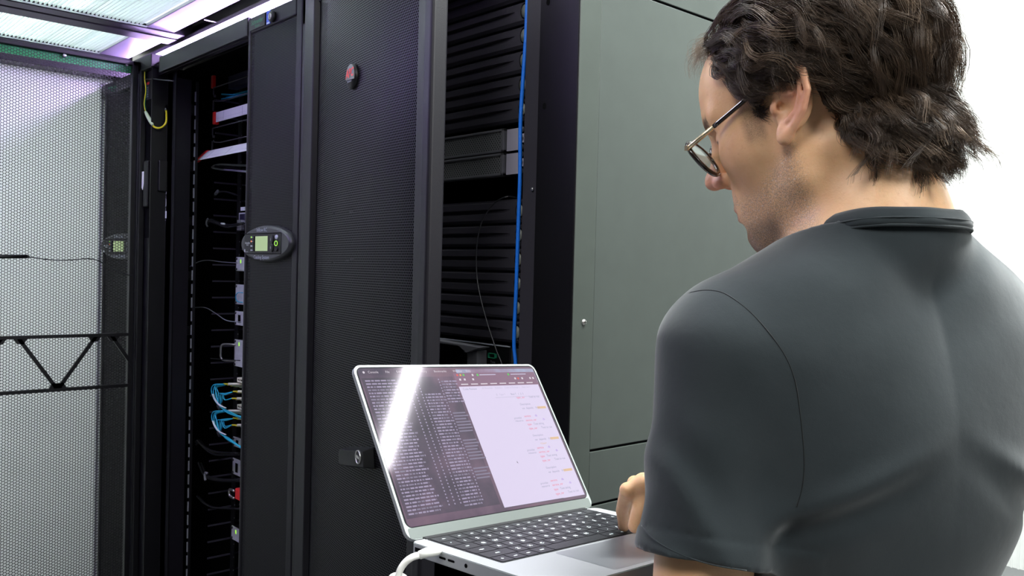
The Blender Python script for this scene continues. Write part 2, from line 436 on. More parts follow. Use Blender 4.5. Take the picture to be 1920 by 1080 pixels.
# cross-section swept in height: strip, bevel, recess
prof = [(0, 0), (0, .020), (.045, .0225), (.050, .031), (.112, .034), (.117, .022), (.117, 0)]
b = door; b.prism(prof, lambda a, t: D(a, t, .03), lambda a, t: D(a, t, RT + .02))
prof = [(.655, 0), (.655, .020), (.660, .0285), (.690, .0300), (.7085, .0285), (.713, .024), (.713, 0)]
b.prism(prof, lambda a, t: D(a, t, .03), lambda a, t: D(a, t, RT + .02))
dbox(b, .117, .655, 0, .026, .03, .10); dbox(b, .117, .655, 0, .026, RT - .05, RT + .02)
dobj = b.build('door', None, corner, bevel=.0025)
b = MB().use(M['apcmesh'], True); n = 40; vs = []; uv = []
for i in range(n + 1):
    s_ = i / n; a = .117 + s_ * (.655 - .117); t = .020 + .024 * (1 - (2 * s_ - 1) ** 2) ** .9
    for z in (.10, RT - .05): vs.append(D(a, t, z)); uv.append((a * 1.0, z))
b.add(vs, [(2 * i, 2 * i + 2, 2 * i + 3, 2 * i + 1) for i in range(n)])
b.build('perforated_sheet', None, dobj, uv=uv)
MB().use(M['dark']).box(.12, .652, .004, .006, .05, RT - .02, T=D).build('dust_filter', None, dobj)  # dark sheet added in place of the shade behind the perforations
def onT(x, y, t):
    """door coordinates (a, z) of the ray through a picture point at depth t on the door"""
    P0 = D(0, t, 0); r_ = ray(x, y); s_ = ((P0 - CAM_C) @ dnn) / (r_ @ dnn); P = CAM_C + r_ * s_; return (P - P0) @ du, P[2]
# badge
a0, z0 = onT(656, 143, .052)
b = MB().use(M['black'], True).disc(tuple(D(a0, .041, z0)), dnn, .0240, .0085, 40)
Tb = lambda u, v: D(a0 + u, .0524, z0 + v)
b.use(M['latchgrey'], False)
seg = [(.0225 * math.cos(q), .0225 * math.sin(q)) for q in np.linspace(-.35, math.pi + .2, 24)]
b.prism(seg, lambda u, v: D(a0 + u, .0508, z0 + v), lambda u, v: D(a0 + u, .0522, z0 + v))
b.use(M['logored']).text('APC', .0225, lambda u, v: D(a0 + u * .98 + v * .12 + .0015, .0532, z0 + v + .0050), bold=True)
b.use(M['print_']).text('NetShelter', .0052, lambda u, v: D(a0 + u + .001, .0530, z0 + v - .010))
b.build('badge', None, dobj)
# lever handle left skewed, unlatched
aL, zL = onT(640, 857, .056); aR, zR = onT(716, 863, .056)
hd = nrm((aR - aL, zR - zL)); hl = .26; hc = (aL, zL)
def Hp(u, t, v): return D(aL + hd[0] * u - hd[1] * v, t, zL + hd[1] * u + hd[0] * v)
b = MB().use(M['plastic']); hh = .0175
prof = [(0, -.010), (.006, -hh), (hl * .5, -hh), (hl * .5, hh), (.006, hh), (0, .010)]
b.prism(prof, lambda u, v: Hp(u, .040, v * 1.12), lambda u, v: Hp(u, .062, v * .82))
hobj = b.build('handle', None, dobj, bevel=.0015)
aK, zK = onT(671, 857, .064); ku = (aK - aL) * hd[0] + (zK - zL) * hd[1]; kv = -(aK - aL) * hd[1] + (zK - zL) * hd[0]
b = MB().use(M['steel'], True); kc = Hp(ku, .062, kv); b.ringd(tuple(kc), dnn, .0108, .0124, .003, 32)
b.use(M['plastic'], False).disc(tuple(kc), dnn, .0108, .0016, 28)
b.use(M['steel']).box(-.0075, .0075, .0636, .0652, -.0022, .0022, T=lambda u, t, v: Hp(ku + u, t, kv + v + u * -.25))
b.build('key_lock', None, hobj)
# small marks screwed on the sheet
for (x, y) in ((624, 399), (655, 397), (621, 492), (647, 488), (657, 486)):
    a_, z_ = onT(x, y, .045); MB().use(M['bezel'], True).disc(tuple(D(a_, .038, z_)), dnn, .0018, .006, 10, dome=.001).build('sheet_rivet', None, dobj)

# ---- blanking panels, one rack unit each
U = .04445
def blank_mesh():
    b = MB().use(M['louvre']); xs = [-.241, -.205, -.19, .165, .186, .212, .241]; gd = [0, 0, 1, 1, .75, 0, 0]
    def prof(g):
        return [(-.0213, .008), (-.0213, .000), (-.016, -.0045), (-.0035 - .001 * g, -.0045), (-.0015 - .0015 * g, -.0045 + .006 * g), (.0012 + .0012 * g, -.0045 + .006 * g), (.0025 + .002 * g, -.0045), (.0155, -.0045), (.0182, .0005), (.0182, .008)]
    vs = []; n = 10
    for x, g in zip(xs, gd):
        for z, y in prof(g): vs.append((x, y, z))
    fs = []
    for i in range(len(xs) - 1):
        for k in range(n - 1): fs.append((i * n + k, (i + 1) * n + k, (i + 1) * n + k + 1, i * n + k + 1))
    fs.append(tuple((len(xs) - 1) * n + k for k in range(n))); fs.append(tuple(range(n))[::-1])
    b.add(vs, fs); b.box(-.241, .241, .0079, .010, -.0222, .0222); return b
def latch_mesh(sx):
    b = MB().use(M['dark'], False).disc((sx * .2365, -.0043, 0), (0, -1, 0), .0100, .0006, 22, ry=.0145)
    b.use(M['latchgrey'], True).disc((sx * .2380, -.0040, -.001), (0, -1, 0), .0082, .0022, 22, ry=.0118)
    return b
zs = [(2.0 - k * U, None) for k in range(0)]
top = [1.6668 + k * U for k in range(7, -1, -1)]; low = [1.4822 - k * U for k in range(6)]; bot = [.935 - k * U for k in range(4)]
proto = None
words = {0: 'lowest', 1: 'second', 2: 'third', 3: 'fourth', 4: 'fifth', 5: 'sixth', 6: 'seventh', 7: 'eighth'}
for si, (sect, nm) in enumerate(((top, 'up'), (low, 'lo'), (bot, 'bot'))):
    for k, z in enumerate(sect):
        if proto is None:
            proto = empty('blanking_panel', (-1.42 + .009, 1.075, z)); proto['_b'] = (0, 0, 0)
            blank_mesh().build('panel_front', None, proto); latch_mesh(1).build('latch', None, proto); o = proto
            for c in o.children: c.location = (0, 0, 0)
        else: o = copy_tree(proto)
        o.location = (-1.42 + .009, 1.075, z)
        if si == 0:
            kk = len(top) - 1 - k
            lab = 'louvred black blanking panel directly above the two perforated servers' if kk == 0 else 'louvred black blanking panel, %s one up from the perforated servers' % words[kk]
        elif si == 1:
            lab = 'unlit black blanking panel just under the dark gap below the servers' if k == 0 else 'unlit black blanking panel, %s one down from the dark gap below the servers' % words[k]
        else: lab = 'black blanking panel seen under the laptop edge, %s from the laptop' % ('nearest' if k == 0 else words[k])
        tag(o, lab, 'blanking panel', ('blanking panels above the perforated servers', 'blanking panels below the dark gap', 'blanking panels seen below the laptop')[si])

# ---- two perforated servers
def server(z0, z1, label):
    r = empty('rack_server', (-1.42, 1.06, z0), label, 'server', 'perforated servers in the corner rack')
    x0, x1 = -1.655, -1.214; h = z1 - z0
    b = MB().use(M['servbezel']); y0 = 1.062
    b.box(x0, x1, y0, y0 + .02, z1 - .0055, z1 - .001); b.box(x0, x1, y0, y0 + .02, z0 + .001, z0 + .0055)
    b.box(x0, x0 + .007, y0, y0 + .02, z0 + .001, z1 - .001); b.box(x1 - .007, x1, y0, y0 + .02, z0 + .001, z1 - .001)
    b.build('bezel_frame', None, r, bevel=.001)
    MB().use(M['servmesh']).box(x0 + .006, x1 - .006, y0 + .003, y0 + .004, z0 + .005, z1 - .005).build('perforated_front', None, r)
    MB().use(M['dark']).box(x0, x1, y0 + .02, 1.7, z0 + .001, z1 - .001).build('chassis', None, r)
    for sx in (0, 1):
        b = MB().use(M['ear']); xa, xb = ((-1.211, -1.162) if sx else (-1.706, -1.658)); ye = 1.068
        b.box(xa, xb - .016, ye, ye + .002, z0 + .002, z1 - .003)
        b.box(xb - .016, xb, ye, ye + .002, z0 + .0145, z1 - .0145)
        e = b.build('rack_ear', None, r)
        for f in (.0065, h / 2, h - .0065):
            q = MB().use(M['silver'], True).disc((xb - .0075, ye + .0005, z0 + f), (0, -1, 0), .0052, .003, 18, dome=.0022)
            q.use(M['bezel'], False).disc((xb - .0075, ye - .0030, z0 + f), (0, -1, 0), .0018, .0028, 6)
            q.build('screw', None, e)
server(1.5905, 1.6355, 'upper of the two perforated grey servers beside the blue cable')
server(1.5470, 1.5905, 'lower of the two perforated grey servers beside the blue cable')

# ---- server with faceted grey handle, cut by the laptop lid
r = empty('storage_server', (-1.42, 1.06, 1.125), 'black server with faceted grey front handle just above the laptop lid', 'server')
MB().use(M['plastic']).box(-1.655, -1.178, 1.060, 1.70, 1.125, 1.232).build('chassis', None, r, bevel=.002)
b = MB().use(M['dark'])
for k in range(12): b.use(M['plastic']).box(-1.64, -1.295, 1.056, 1.060, 1.142 + k * .0068, 1.1445 + k * .0068)
b.build('grille', None, r)
def atS(x, y): return atY(x, y, 1.040)
b = MB().use(M['servbezel']); Y0, Y1 = 1.030, 1.058
# top bar, facets, post (picture outline on the server's front plane)
def pl(pts, ya, yb):
    q = [atY(x, y, 1.04) for x, y in pts]
    b.prism([(p[0], p[2]) for p in q], lambda u, v: (u, ya, v), lambda u, v: (u, yb, v))
pl([(832, 640), (870, 646), (885, 659), (880, 660), (868, 648), (780, 636), (780, 630)][::-1], 1.026, 1.058)
pl([(780, 634), (832, 642), (868, 648), (880, 660), (886, 661), (912, 651), (870, 644), (832, 638), (780, 629)][::-1], 1.026, 1.050)
pl([(880, 659), (886, 661), (899, 657), (899, 700), (880, 700)][::-1], 1.034, 1.058)
b.build('handle', None, r, bevel=.001)
b = MB().use(M['print_']).box(-1.655, -1.178, 1.0575, 1.060, 1.2315, 1.2335); b.build('top_edge', None, r)
p0 = atY(922, 667, 1.056)
b = MB().use(M['green']); w_, h_ = .010, .0045
for q in ((-w_, w_, h_ - .0008, h_), (-w_, w_, -h_, -h_ + .0008), (-w_, -w_ + .0009, -h_, h_), (w_ - .0009, w_, -h_, h_)): b.box(p0[0] + q[0], p0[0] + q[1], 1.0545, 1.0600, p0[2] + q[2], p0[2] + q[3])
b.use(M['greycable'])
for k, tx in enumerate(('Twist', 'IOM', 'status')): b.text(tx, .006, lambda u, v, k=k: (p0[0] + u, 1.0590, p0[2] - .012 - k * .006 + v))
b.build('marking', None, r)
MB().use(M['bezel']).box(-1.176, -1.150, 1.060, 1.066, 1.125, 1.230).build('rack_ear', None, r, bevel=.001)

# ---- cables in front of the corner rack
pts = [(994, -40), (989, 0), (986, 70), (980, 160), (976, 230), (975, 330), (972, 420), (968, 540), (964, 640), (967, 690), (966, 800), (972, 1000)]
P = [atY(x, y, 1.035) for x, y in pts]; P.append(P[-1] + np.array([0, 0, -.5]))
tag(MB().use(M['blue']).tube(spline(P, 10), .0036, 10).build('network_cable', None, base=P[-1]), 'bright blue network cable hanging down the corner rack', 'cable')
pts = [(975, 372), (950, 369), (925, 383), (905, 412), (895, 450), (893, 500), (898, 545), (912, 600), (930, 655), (943, 690), (955, 760)]
P = [atY(x, y, 1.03 if i else 1.07) for i, (x, y) in enumerate(pts)]; P.append(P[-1] + np.array([.02, .03, -.1]))
b = MB().use(M['cable']).tube(spline(P, 10), .0013, 8); b.use(M['greycable'])
tag(b.build('thin_cable', None, base=P[-1]), 'thin black cable looping out in front of the blanking panels', 'cable')

# ================================================================== COOLING UNITS
def cooling_unit(r, w=.290):
    """built at origin: left front bottom corner, width along +x, front at y = 0; door top at z = 2.012"""
    H = 2.012
    MB().use(M['black']).box(.004, w - .002, .034, 1.15, 0, 2.0).build('cabinet', None, r)
    MB().use(M['dark']).box(.010, w - .012, .028, .034, .03, 1.99).build('filter', None, r)
def cooling_front(H, w, parent, base):
    b = MB().use(M['satin']); H0 = .04
    b.box(0, .014, 0, .026, H0, H); b.box(w - .030, w, 0, .026, H0, H)
    b.box(.014, w - .030, 0, .026, H - .042, H); b.box(.014, w - .030, 0, .026, H0, H0 + .06)
    d = b.build('door', None, parent, base=base, bevel=.004)
    MB().use(M['coolmesh']).box(.013, w - .029, .004, .005, H0 + .05, H - .04).build('perforated_sheet', None, d, base=base)
    MB().use(M['dark']).box(.013, w - .029, .012, .014, H0 + .05, H - .04).build('dust_filter', None, d, base=base)  # added dark sheet, stops the bright end wall showing through the holes
    # logo block, sticker, lock
    b = MB().use(M['frame']).box(.016, .100, -.0025, 0, H - .036, H - .006)
    b.use(M['logogreen']).text('Schneider', .0175, lambda u, v: (.058 + u * .95, -.0030, H - .0185 + v)); b.text('Electric', .009, lambda u, v: (.060 + u, -.0030, H - .030 + v))
    b.build('logo_block', None, d, base=base)
    b = MB().use(M['purplebox']).box(.106, .126, -.0012, 0, H - .037, H - .0045)
    b.use(M['ink']).text('AC\n 1', .009, lambda u, v: (.116 + u, -.0016, H - .018 + v)); b.use(M['whiteprint']).box(.108, .124, -.0016, 0, H - .036, H - .0325)
    b.build('sticker', None, d, base=base)
    b = MB().use(M['plastic'], True).disc((.143, 0, H - .024), (0, -1, 0), .0135, .008, 26); b.use(M['steel']).disc((.140, -.008, H - .024), (0, -1, 0), .0075, .0012, 20); b.use(M['dark'], False).box(.1392, .1408, -.0098, -.009, H - .029, H - .019)
    b.build('lock', None, d, base=base)
    # oval display
    cx, cz = .139, 1.424
    n = 56; b = MB().use(M['bezel'], True); rx, ry = .137, .046; rings = ((1, 0), (1, .012), (.975, .018), (.93, .0205))
    vs = []; fs = []
    for q, h in rings:
        for k in range(n): a = 2 * math.pi * k / n; vs.append((cx + (rx - (1 - q) * .12) * math.cos(a), -h, cz + (ry - (1 - q) * .12) * math.sin(a)))
    for i in range(3):
        for k in range(n): fs.append((i * n + k, i * n + (k + 1) % n, (i + 1) * n + (k + 1) % n, (i + 1) * n + k))
    b.add(vs, fs); b.sm = False; b.add([vs[3 * n + k] for k in range(n)], [tuple(range(n))])
    ov = b.build('display_panel', M['bezel'], d, base=base); ov.location = (0, .0085, 0)
    b = MB().use(M['plastic']).box(cx - .108, cx + .092, -.0216, -.018, cz - .0245, cz + .0250)
    b.use(M['dark']).box(cx - .108, cx + .092, -.0222, -.021, cz + .0245, cz + .0262).box(cx - .108, cx + .092, -.0222, -.021, cz - .0262, cz - .0248)
    b.build('keypad_plate', None, ov, base=base)
    L0, L1 = cx - .045, cx + .022
    b = MB().use(M['dark']).box(L0 - .009, L0, -.0222, -.021, cz - .019, cz + .019)
    b.use(M['lcd']).box(L0, L1, -.0222, -.021, cz - .0185, cz + .0185)
    b.build('lcd_screen', None, ov, base=base)
    MB().use(M['print_']).text('InRow RC', .0135, lambda u, v: (cx - .012 + u, -.0212, cz + .034 + v)).build('upper_lettering', None, ov, base=base)
    MB().use(M['print_']).text('Cooling System', .0135, lambda u, v: (cx - .012 + u, -.0212, cz - .0345 + v)).build('lower_lettering', None, ov, base=base)
    b = MB().use(M['whiteprint']).text('Schneider', .0072, lambda u, v: (cx - .089 + u, -.0222, cz + .002 + v)); b.text('Electric', .0045, lambda u, v: (cx - .088 + u, -.0222, cz - .003 + v))
    b.box(cx - .106, cx - .1035, -.0222, -.021, cz - .021, cz - .014); b.use(M['greycable']).box(cx - .102, cx - .086, -.0222, -.021, cz - .021, cz - .0195)
    b.build('maker_logo', None, ov, base=base)
    for k, (mm, z) in enumerate(((M['ledg'], .0165), (M['ledr'], .006), (M['whiteprint'], -.006), (M['whiteprint'], -.0165))):
        b = MB().use(mm, True).disc((cx - .068, -.0216, cz + z), (0, -1, 0), .0019, .001, 10); b.use(M['print_'], False).box(cx - .064, cx - .0585, -.0222, -.0216, cz + z - .0008, cz + z + .0008); b.build('indicator', None, ov, base=base)
    for z, s_ in ((.0095, 1), (-.0105, -1)):
        b = MB().use(M['frame'], True).disc((cx + .047, -.0216, cz + z), (0, -1, 0), .0085, .002, 22, ry=.0105, dome=.001); b.use(M['print_'], False).box(cx + .044, cx + .0455, -.0252, -.024, cz + z - .003, cz + z + .003); b.build('arrow_button', None, ov, base=base)
    for k, z in enumerate((.0155, 0, -.0145)):
        b = MB().use(M['print_' if k == 0 else 'frame'], True).disc((cx + .071, -.0216, cz + z), (0, -1, 0), .0075, .002, 20, ry=.0055, dome=.001)
        if k == 1: b.use(M['ledg']).ringd((cx + .071, -.0236, cz), (0, -1, 0), .0052, .0064, .0006, 20, sx=1.3)
        b.build('round_button', None, ov, base=base)
    return d
cu = empty('cooling_unit', (-2.165, 1.0, 0)); cu['_b'] = (0, 0, 0)
tag(cu, 'narrow black cooling unit with oval display between the open rack and the ajar door', 'cooling unit')
cooling_unit(cu); cooling_front(2.012, .290, cu, (0, 0, 0))
cu2 = copy_tree(cu)
tag(cu2, 'second cooling unit seen through the hexagon mesh door, its oval display half hidden', 'cooling unit')
cu2.location = (-3.350, 1.005, 0)
for c in cu2.children:
    if c.name.startswith(('cabinet', 'filter')): c.location = (0, .075, 0)
    if c.name.startswith('door'): c.rotation_euler = (0, 0, math.radians(13))

# ================================================================== OPEN RACK WITH HEXAGON MESH DOOR
OX0, OX1 = -3.035, -2.17
orack = empty('network_rack', (-2.6, 1.5, 0), 'open black network rack with its hexagon mesh door swung out at the left', 'server rack')
rack_body(orack, OX0, OX1)
b = MB().use(M['frame']); b.box(-2.985, -2.955, .99, 1.06, 0, RT - .01)
b.box(-2.80, OX1, 1.0, 1.012, RT - .029, RT + .020); b.box(-2.99, -2.846, .992, 1.04, RT - .005, 2.036); b.box(OX0, OX1, 1.0, 1.04, 0, .06)
b.build('front_frame', None, orack, bevel=.002)
pa = atY(264, 122, 1.012); pb = atY(288, 126, 1.012)
b = MB().use(M['satin']).box(-2.950, -2.860, 1.012, 1.016, .05, 2.005); b.build('front_flange', None, orack, bevel=.002)
b = MB().use(M['frame']).box(-2.862, -2.858, 1.00, 1.05, .05, 2.0); b.box(-2.858, -2.812, 1.05, 1.055, .05, 2.0); b.build('hinge_channel', None, orack)
# slot in the flange with dark latch, warning sticker
b = MB().use(M['dark']).box(-2.930, -2.880, 1.0095, 1.012, 1.45, 1.90); b.build('latch_slot', None, orack)
b = MB().use(M['plastic']).box(-2.925, -2.89, 1.0, 1.012, 1.55, 1.70).box(-2.862, -2.845, 1.022, 1.05, 1.60, 1.70); b.build('door_latch', None, orack, bevel=.003)
p = atY(274, 158, 1.0115)
b = MB().use(M['logored']).box(p[0] - .026, p[0] + .030, 1.0105, 1.0116, p[2] - .004, p[2] + .004); b.use(M['bezel']).box(p[0] - .026, p[0] + .030, 1.0107, 1.0116, p[2] - .055, p[2] - .004)
b.use(M['print_'])
for k in range(6): b.box(p[0] - .022, p[0] + .024, 1.0100, 1.0107, p[2] - .014 - k * .006, p[2] - .012 - k * .006)
b.build('warning_sticker', None, orack)
# vertical post with stickers and holes
PX0, PX1 = -2.868, -2.787; PY = 1.05
pst = MB().use(M['satin']).box(-2.855, PX1, PY, PY + .004, .05, 1.985).box(PX1 - .003, PX1, PY, PY + .05, .05, 1.96).build('equipment_post', None, orack, bevel=.001)
b = MB().use(M['whiteprint'])
def stick(x, y): return atY(x, y, PY - .0012)
for (cx_, cy_) in ((309.5, 357), (309.0, 380)):
    c = stick(cx_, cy_); w_, h_ = .0105, .0125
    for q in ((-w_, w_, h_ - .0016, h_), (-w_, -w_ + .0022, -h_, h_), (w_ - .0022, w_, -h_, h_), (-.0012, .0012, -h_ - .002, h_), (-w_, w_, -h_, -h_ + .0012)):
        b.box(c[0] + q[0], c[0] + q[1], PY - .0014, PY - .0002, c[2] + q[2], c[2] + q[3])
    for k in range(3): b.text(('Hinge side', 'left or right', 'reversible')[k], .0050, lambda u, v, k=k, c=c: (c[0] + u, PY - .0008, c[2] - .0185 - k * .0042 + v))
c = stick(308.5, 403); b.use(M['whiteprint']).box(c[0] - .015, c[0] + .015, PY - .0014, PY - .0002, c[2] - .011, c[2] + .012)
b.text('Manual', .007, lambda u, v: (c[0] + u, PY - .0008, c[2] - .0165 + v))
b.build('instruction_sticker', None, pst)
for (x, y) in ((312, 142), (311, 172), (302, 415), (302, 426), (304, 190)):
    p = atY(x, y, PY); MB().use(M['dark']).disc(tuple(p), (0, -1, 0), .003, .0008, 12).build('hole', None, pst)
# rear side wall rungs, rails, cable fingers
b = MB().use(M['louvre'])
for k in range(34):
    z = .10 + k * .055; b.box(-2.835, -2.831, 1.20, 1.95, z, z + .005)
b.build('side_rungs', None, orack)
b = MB().use(M['plastic']).box(-2.815, -2.788, 1.272, 1.276, .05, 1.96)
for k in range(40): b.use(M['greycable']).box(-2.7885, -2.787, 1.271, 1.273, .2 + k * .0445, .203 + k * .0445)
b.use(M['plastic']); b.build('mounting_rail', None, orack)
pz = atY(362, 300, 1.11)
b = MB().use(M['greycable'])  # grey dashes carry the lit edge of the black rail
z = 1.93
while z > .1: b.box(-2.800, -2.797, 1.115, 1.119, z - .036, z - .004); z -= .0445
b.use(M['plastic']).box(-2.800, -2.795, 1.119, 1.127, .05, 1.96)
b.build('cable_channel', None, orack)
for (x, y) in ((352, 204), (347, 311), (345, 414), (343, 517), (340, 620)):
    p = atY(x, y, 1.10); MB().use(M['frame']).box(p[0] - .035, p[0] + .012, 1.10, 1.13, p[2] - .014, p[2] + .014).build('cable_bracket', None, orack, bevel=.003)
MB().use(M['ink']).box(-2.76, -2.30, 1.21, 1.24, 1.945, 1.985).build('blank_cover', None, orack)

# ---- the hexagon mesh door
HX = -2.978; DZ0, DZ1 = .03, 2.028; DY1, DY0 = .998, .285
b = MB().use(M['frame'])
b.box(HX - .014, HX + .010, DY1 - .022, DY1, DZ0, DZ1); b.box(HX - .014, HX + .010, DY0, DY0 + .03, DZ0, DZ1)
b.box(HX - .014, HX + .010, DY0, DY1, DZ1 - .014, DZ1); b.box(HX - .014, HX + .010, DY0, DY1, DZ0, DZ0 + .03)
b.box(HX + .010, HX + .040, DY1 - .006, DY1 + .012, DZ0, DZ1)
hdoor = b.build('door', None, orack, bevel=.002)
def hex_sheet(y0, y1, z0, z1, X, p, fr, th):
    cs = p * math.sqrt(3) / 2; ni = int((y1 - y0) / cs); nj = int((z1 - z0) / p)
    ang = np.radians(np.arange(6) * 60)
    ii, jj = np.meshgrid(np.arange(ni), np.arange(nj), indexing='ij')
    cy = (y0 + (ii + .5) * cs).ravel(); cz = (z0 + (jj + .5 + .5 * (ii % 2)) * p).ravel()
    R = p / math.sqrt(3); ri = R * fr
    oy, oz = R * np.cos(ang), R * np.sin(ang); iy, iz = ri * np.cos(ang), ri * np.sin(ang)
    N = len(cy); V = np.zeros((N, 18, 3))
    for k in range(6):
        V[:, k] = np.stack([np.full(N, X), cy + oy[k], cz + oz[k]], 1); V[:, 6 + k] = np.stack([np.full(N, X), cy + iy[k], cz + iz[k]], 1)
        V[:, 12 + k] = np.stack([np.full(N, X - th), cy + iy[k], cz + iz[k]], 1)
    F = []
    for k in range(6):
        k2 = (k + 1) % 6; F += [[k, k2, 6 + k2, 6 + k], [6 + k, 6 + k2, 12 + k2, 12 + k]]
    F = np.array(F); Fa = (F[None] + 18 * np.arange(N)[:, None, None]).reshape(-1, 4)
    return V.reshape(-1, 3), Fa
def np_mesh(name, V, Fq, m, parent=None, smooth=False, base=None):
    b0 = np.array(parent.get('_b', (0, 0, 0)) if (parent is not None and base is None) else (base if base is not None else (0, 0, 0)), float)
    me = bpy.data.meshes.new(name); V = np.asarray(V, float) - b0; k = Fq.shape[1]
    me.vertices.add(len(V)); me.vertices.foreach_set('co', V.astype('f').ravel())
    me.loops.add(Fq.size); me.loops.foreach_set('vertex_index', Fq.astype('i').ravel())
    me.polygons.add(len(Fq)); me.polygons.foreach_set('loop_start', (np.arange(len(Fq)) * k).astype('i')); me.polygons.foreach_set('loop_total', np.full(len(Fq), k, 'i'))
    me.polygons.foreach_set('use_smooth', np.full(len(Fq), smooth)); me.materials.append(m); me.update(calc_edges=True)
    o = bpy.data.objects.new(name, me); COL.objects.link(o)
    if parent is not None: o.parent = parent
    else: o.location = b0
    o['_b'] = tuple(b0); return o
V, Fq = hex_sheet(DY0 + .028, DY1 - .018, DZ0 + .028, DZ1 - .012, HX, .0092, .84, .0012)
np_mesh('hexagon_mesh', V, Fq, M['black'], hdoor)
MB().use(M['greenstripe']).box(HX - .012, HX - .008, DY0 + .02, DY1 - .02, 1.990, 2.014).build('green_stripe', None, hdoor)
for (x, y) in ((121, 104), (238, 121)):
    p = atX(x, y, HX + .002); MB().use(M['silver'], True).disc(tuple(p), (1, 0, 0), .0060, .003, 14, dome=.002).build('screw', None, hdoor)
# truss brace
def Tp(x, y): q = atX(x, y, HX + .008); return q[1], q[2]
zt, zb = 1.131, .963
b = MB().use(M['frame'])
b.box(HX + .001, HX + .014, DY0 + .02, DY1 - .02, zt - .005, zt + .005); b.box(HX + .001, HX + .014, DY0 + .02, DY1 - .02, zb - .005, zb + .005)
per = .270; yb0 = Tp(108, 730)[0]
for k in range(-2, 2):
    yb = yb0 + k * per
    for sg in (-1, 1):
        yt = yb + sg * per * .42
        if yt > DY1 or yt < DY0 or yb < DY0: continue
        w_ = .0065 * 1
        poly = [(yb - w_, zb), (yb + w_, zb), (yt + w_, zt), (yt - w_, zt)]
        b.prism(poly, lambda u, v: (HX + .003, u, v), lambda u, v: (HX + .011, u, v))
        for (yc, zc, s2) in ((yb, zb, 1), (yt, zt, -1)):   # gussets at the joints
            dy = sg * s2; poly = [(yc - dy * .016, zc), (yc + dy * .028, zc), (yc + dy * .016, zc + s2 * .022), (yc - dy * .002, zc + s2 * .020)]
            b.prism(poly, lambda u, v: (HX + .003, u, v), lambda u, v: (HX + .011, u, v))
b.build('truss_brace', None, hdoor)
# probe and lead hung across the mesh
P = [atX(x, y, HX + .012) for x, y in ((-60, 479), (0, 481), (51, 481))]
b = MB().use(M['plastic']).tube(P, .0062, 10); b.tube([P[-1], atX(56, 482, HX + .012)], [.0055, .002], 10)
pr = tag(b.build('sensor_probe', None, base=P[1]), 'black rod-shaped sensor probe with thin lead across the mesh door', 'sensor')
pts = [(56, 482), (84, 486), (110, 488), (140, 487), (165, 485), (185, 489), (200, 497), (218, 507), (234, 514), (250, 517)]
P = [atX(x, y, HX + .012) for x, y in pts]
b = MB().use(M['cable']).tube(spline(P, 6), .0016, 8); b.tube([P[1], P[1] + np.array([0, .004, -.0005])], .003, 8); b.tube([P[4], P[4] + np.array([0, .004, 0])], .003, 8)
b.build('lead', None, pr)
p = atY(268, 339, 1.0); tag(MB().use(M['white']).prism([(-.008, -.022), (.000, -.030), (.008, -.010), (.008, .030), (-.008, .030)], lambda u, v: (p[0] + u, .999, p[2] + v), lambda u, v: (p[0] + u, 1.000, p[2] + v)).build('paper_tag', None, base=p), 'small torn white paper tag beside the door latch', 'tag')
# green and yellow earth lead
p0 = atY(272, 134, 1.008); p1 = atY(313, 202, 1.045)
pg = [(272, 134), (272, 150), (274, 170), (271, 195), (274, 212)]; Pg = [atY(x, y, 1.005) for x, y in pg]
r = empty('earth_lead', tuple(p0), 'green and yellow earth lead looping from the door flange to the post', 'cable')
MB().use(M['green']).tube(spline(Pg, 6), .0026, 8).build('green_wire', None, r)
MB().use(M['yellow']).tube([p + np.array([.0016, -.0016, 0]) for p in spline(Pg, 6)], .0016, 8).build('yellow_tracer', None, r)
py = [(282, 231), (291, 239), (302, 239), (311, 230), (312, 215), (311, 205)]; Py = [atY(x, y, 1.0 + .045 * k / 5) for k, (x, y) in enumerate(py)]
MB().use(M['yellow']).tube(spline(Py, 6), .0030, 8).build('yellow_wire', None, r)
Pc = [atY(x, y, 1.002) for x, y in ((273, 210), (277, 218), (282, 227), (286, 234))]
MB().use(M['clear']).tube(Pc, [.0045, .0060, .0062, .0040], 10).build('clear_sleeve', None, r)
for q, n_ in ((p0, (0, -1, 0)), (p1, (0, -1, 0))):
    MB().use(M['dark'], True).disc(tuple(q + np.array([0, .002, .002])), n_, .0085, .004, 16, dome=.002).use(M['silver']).disc(tuple(q + np.array([-.002, -.003, -.006])), n_, .005, .002, 14).build('ring_terminal', None, r)
P = [atY(x, y, 1.004) for x, y in ((258, 158), (266, 150), (285, 148), (305, 150), (326, 152))]
tag(MB().use(M['cable']).tube(spline(P, 6), .0018, 8).build('thin_cable', None, base=P[0]), 'short thin black cable crossing the post near the earth lead', 'cable')
P = [atY(x, y, 1.008) for x, y in ((275, 735 + 265), (280, 995), (290, 990), (292, 1000))]

# ---- contents of the open rack
def label_holder(cor, y0, tilt, label):
    P = [atY(x, y, y0) for x, y in cor]; z0 = P[3][2]
    h = P[0][2] - P[3][2]; xl = P[0][0]; xr = -2.34
    r = empty('label_holder', (xl, y0, z0), label, 'label holder', 'label holders in the open rack')
    def T(x, y, z): k = (z - z0) / h; return (x - tilt * (1 - k) * .35, y - tilt * (1 - k), z)
    MB().use(M['white']).box(xl, xr, y0, y0 + .003, z0, z0 + h, T=T).build('white_card', None, r)
    b = MB().use(M['print_'])
    for k in range(3): b.box(xl + .06 + k * .14, xl + .0602 + k * .14, y0 - .0006, y0, z0 + .1 * h, z0 + .9 * h, T=T)
    b.box(xl + .01, xr, y0 - .0006, y0, z0 + .30 * h, z0 + .304 * h, T=T); b.build('printed_rules', None, r)
    MB().use(M['red']).box(xl - .019, xl - .001, y0 - .004, y0 + .012, z0 - .006, z0 + h + .003, T=T).build('red_end_cap', None, r, bevel=.002)
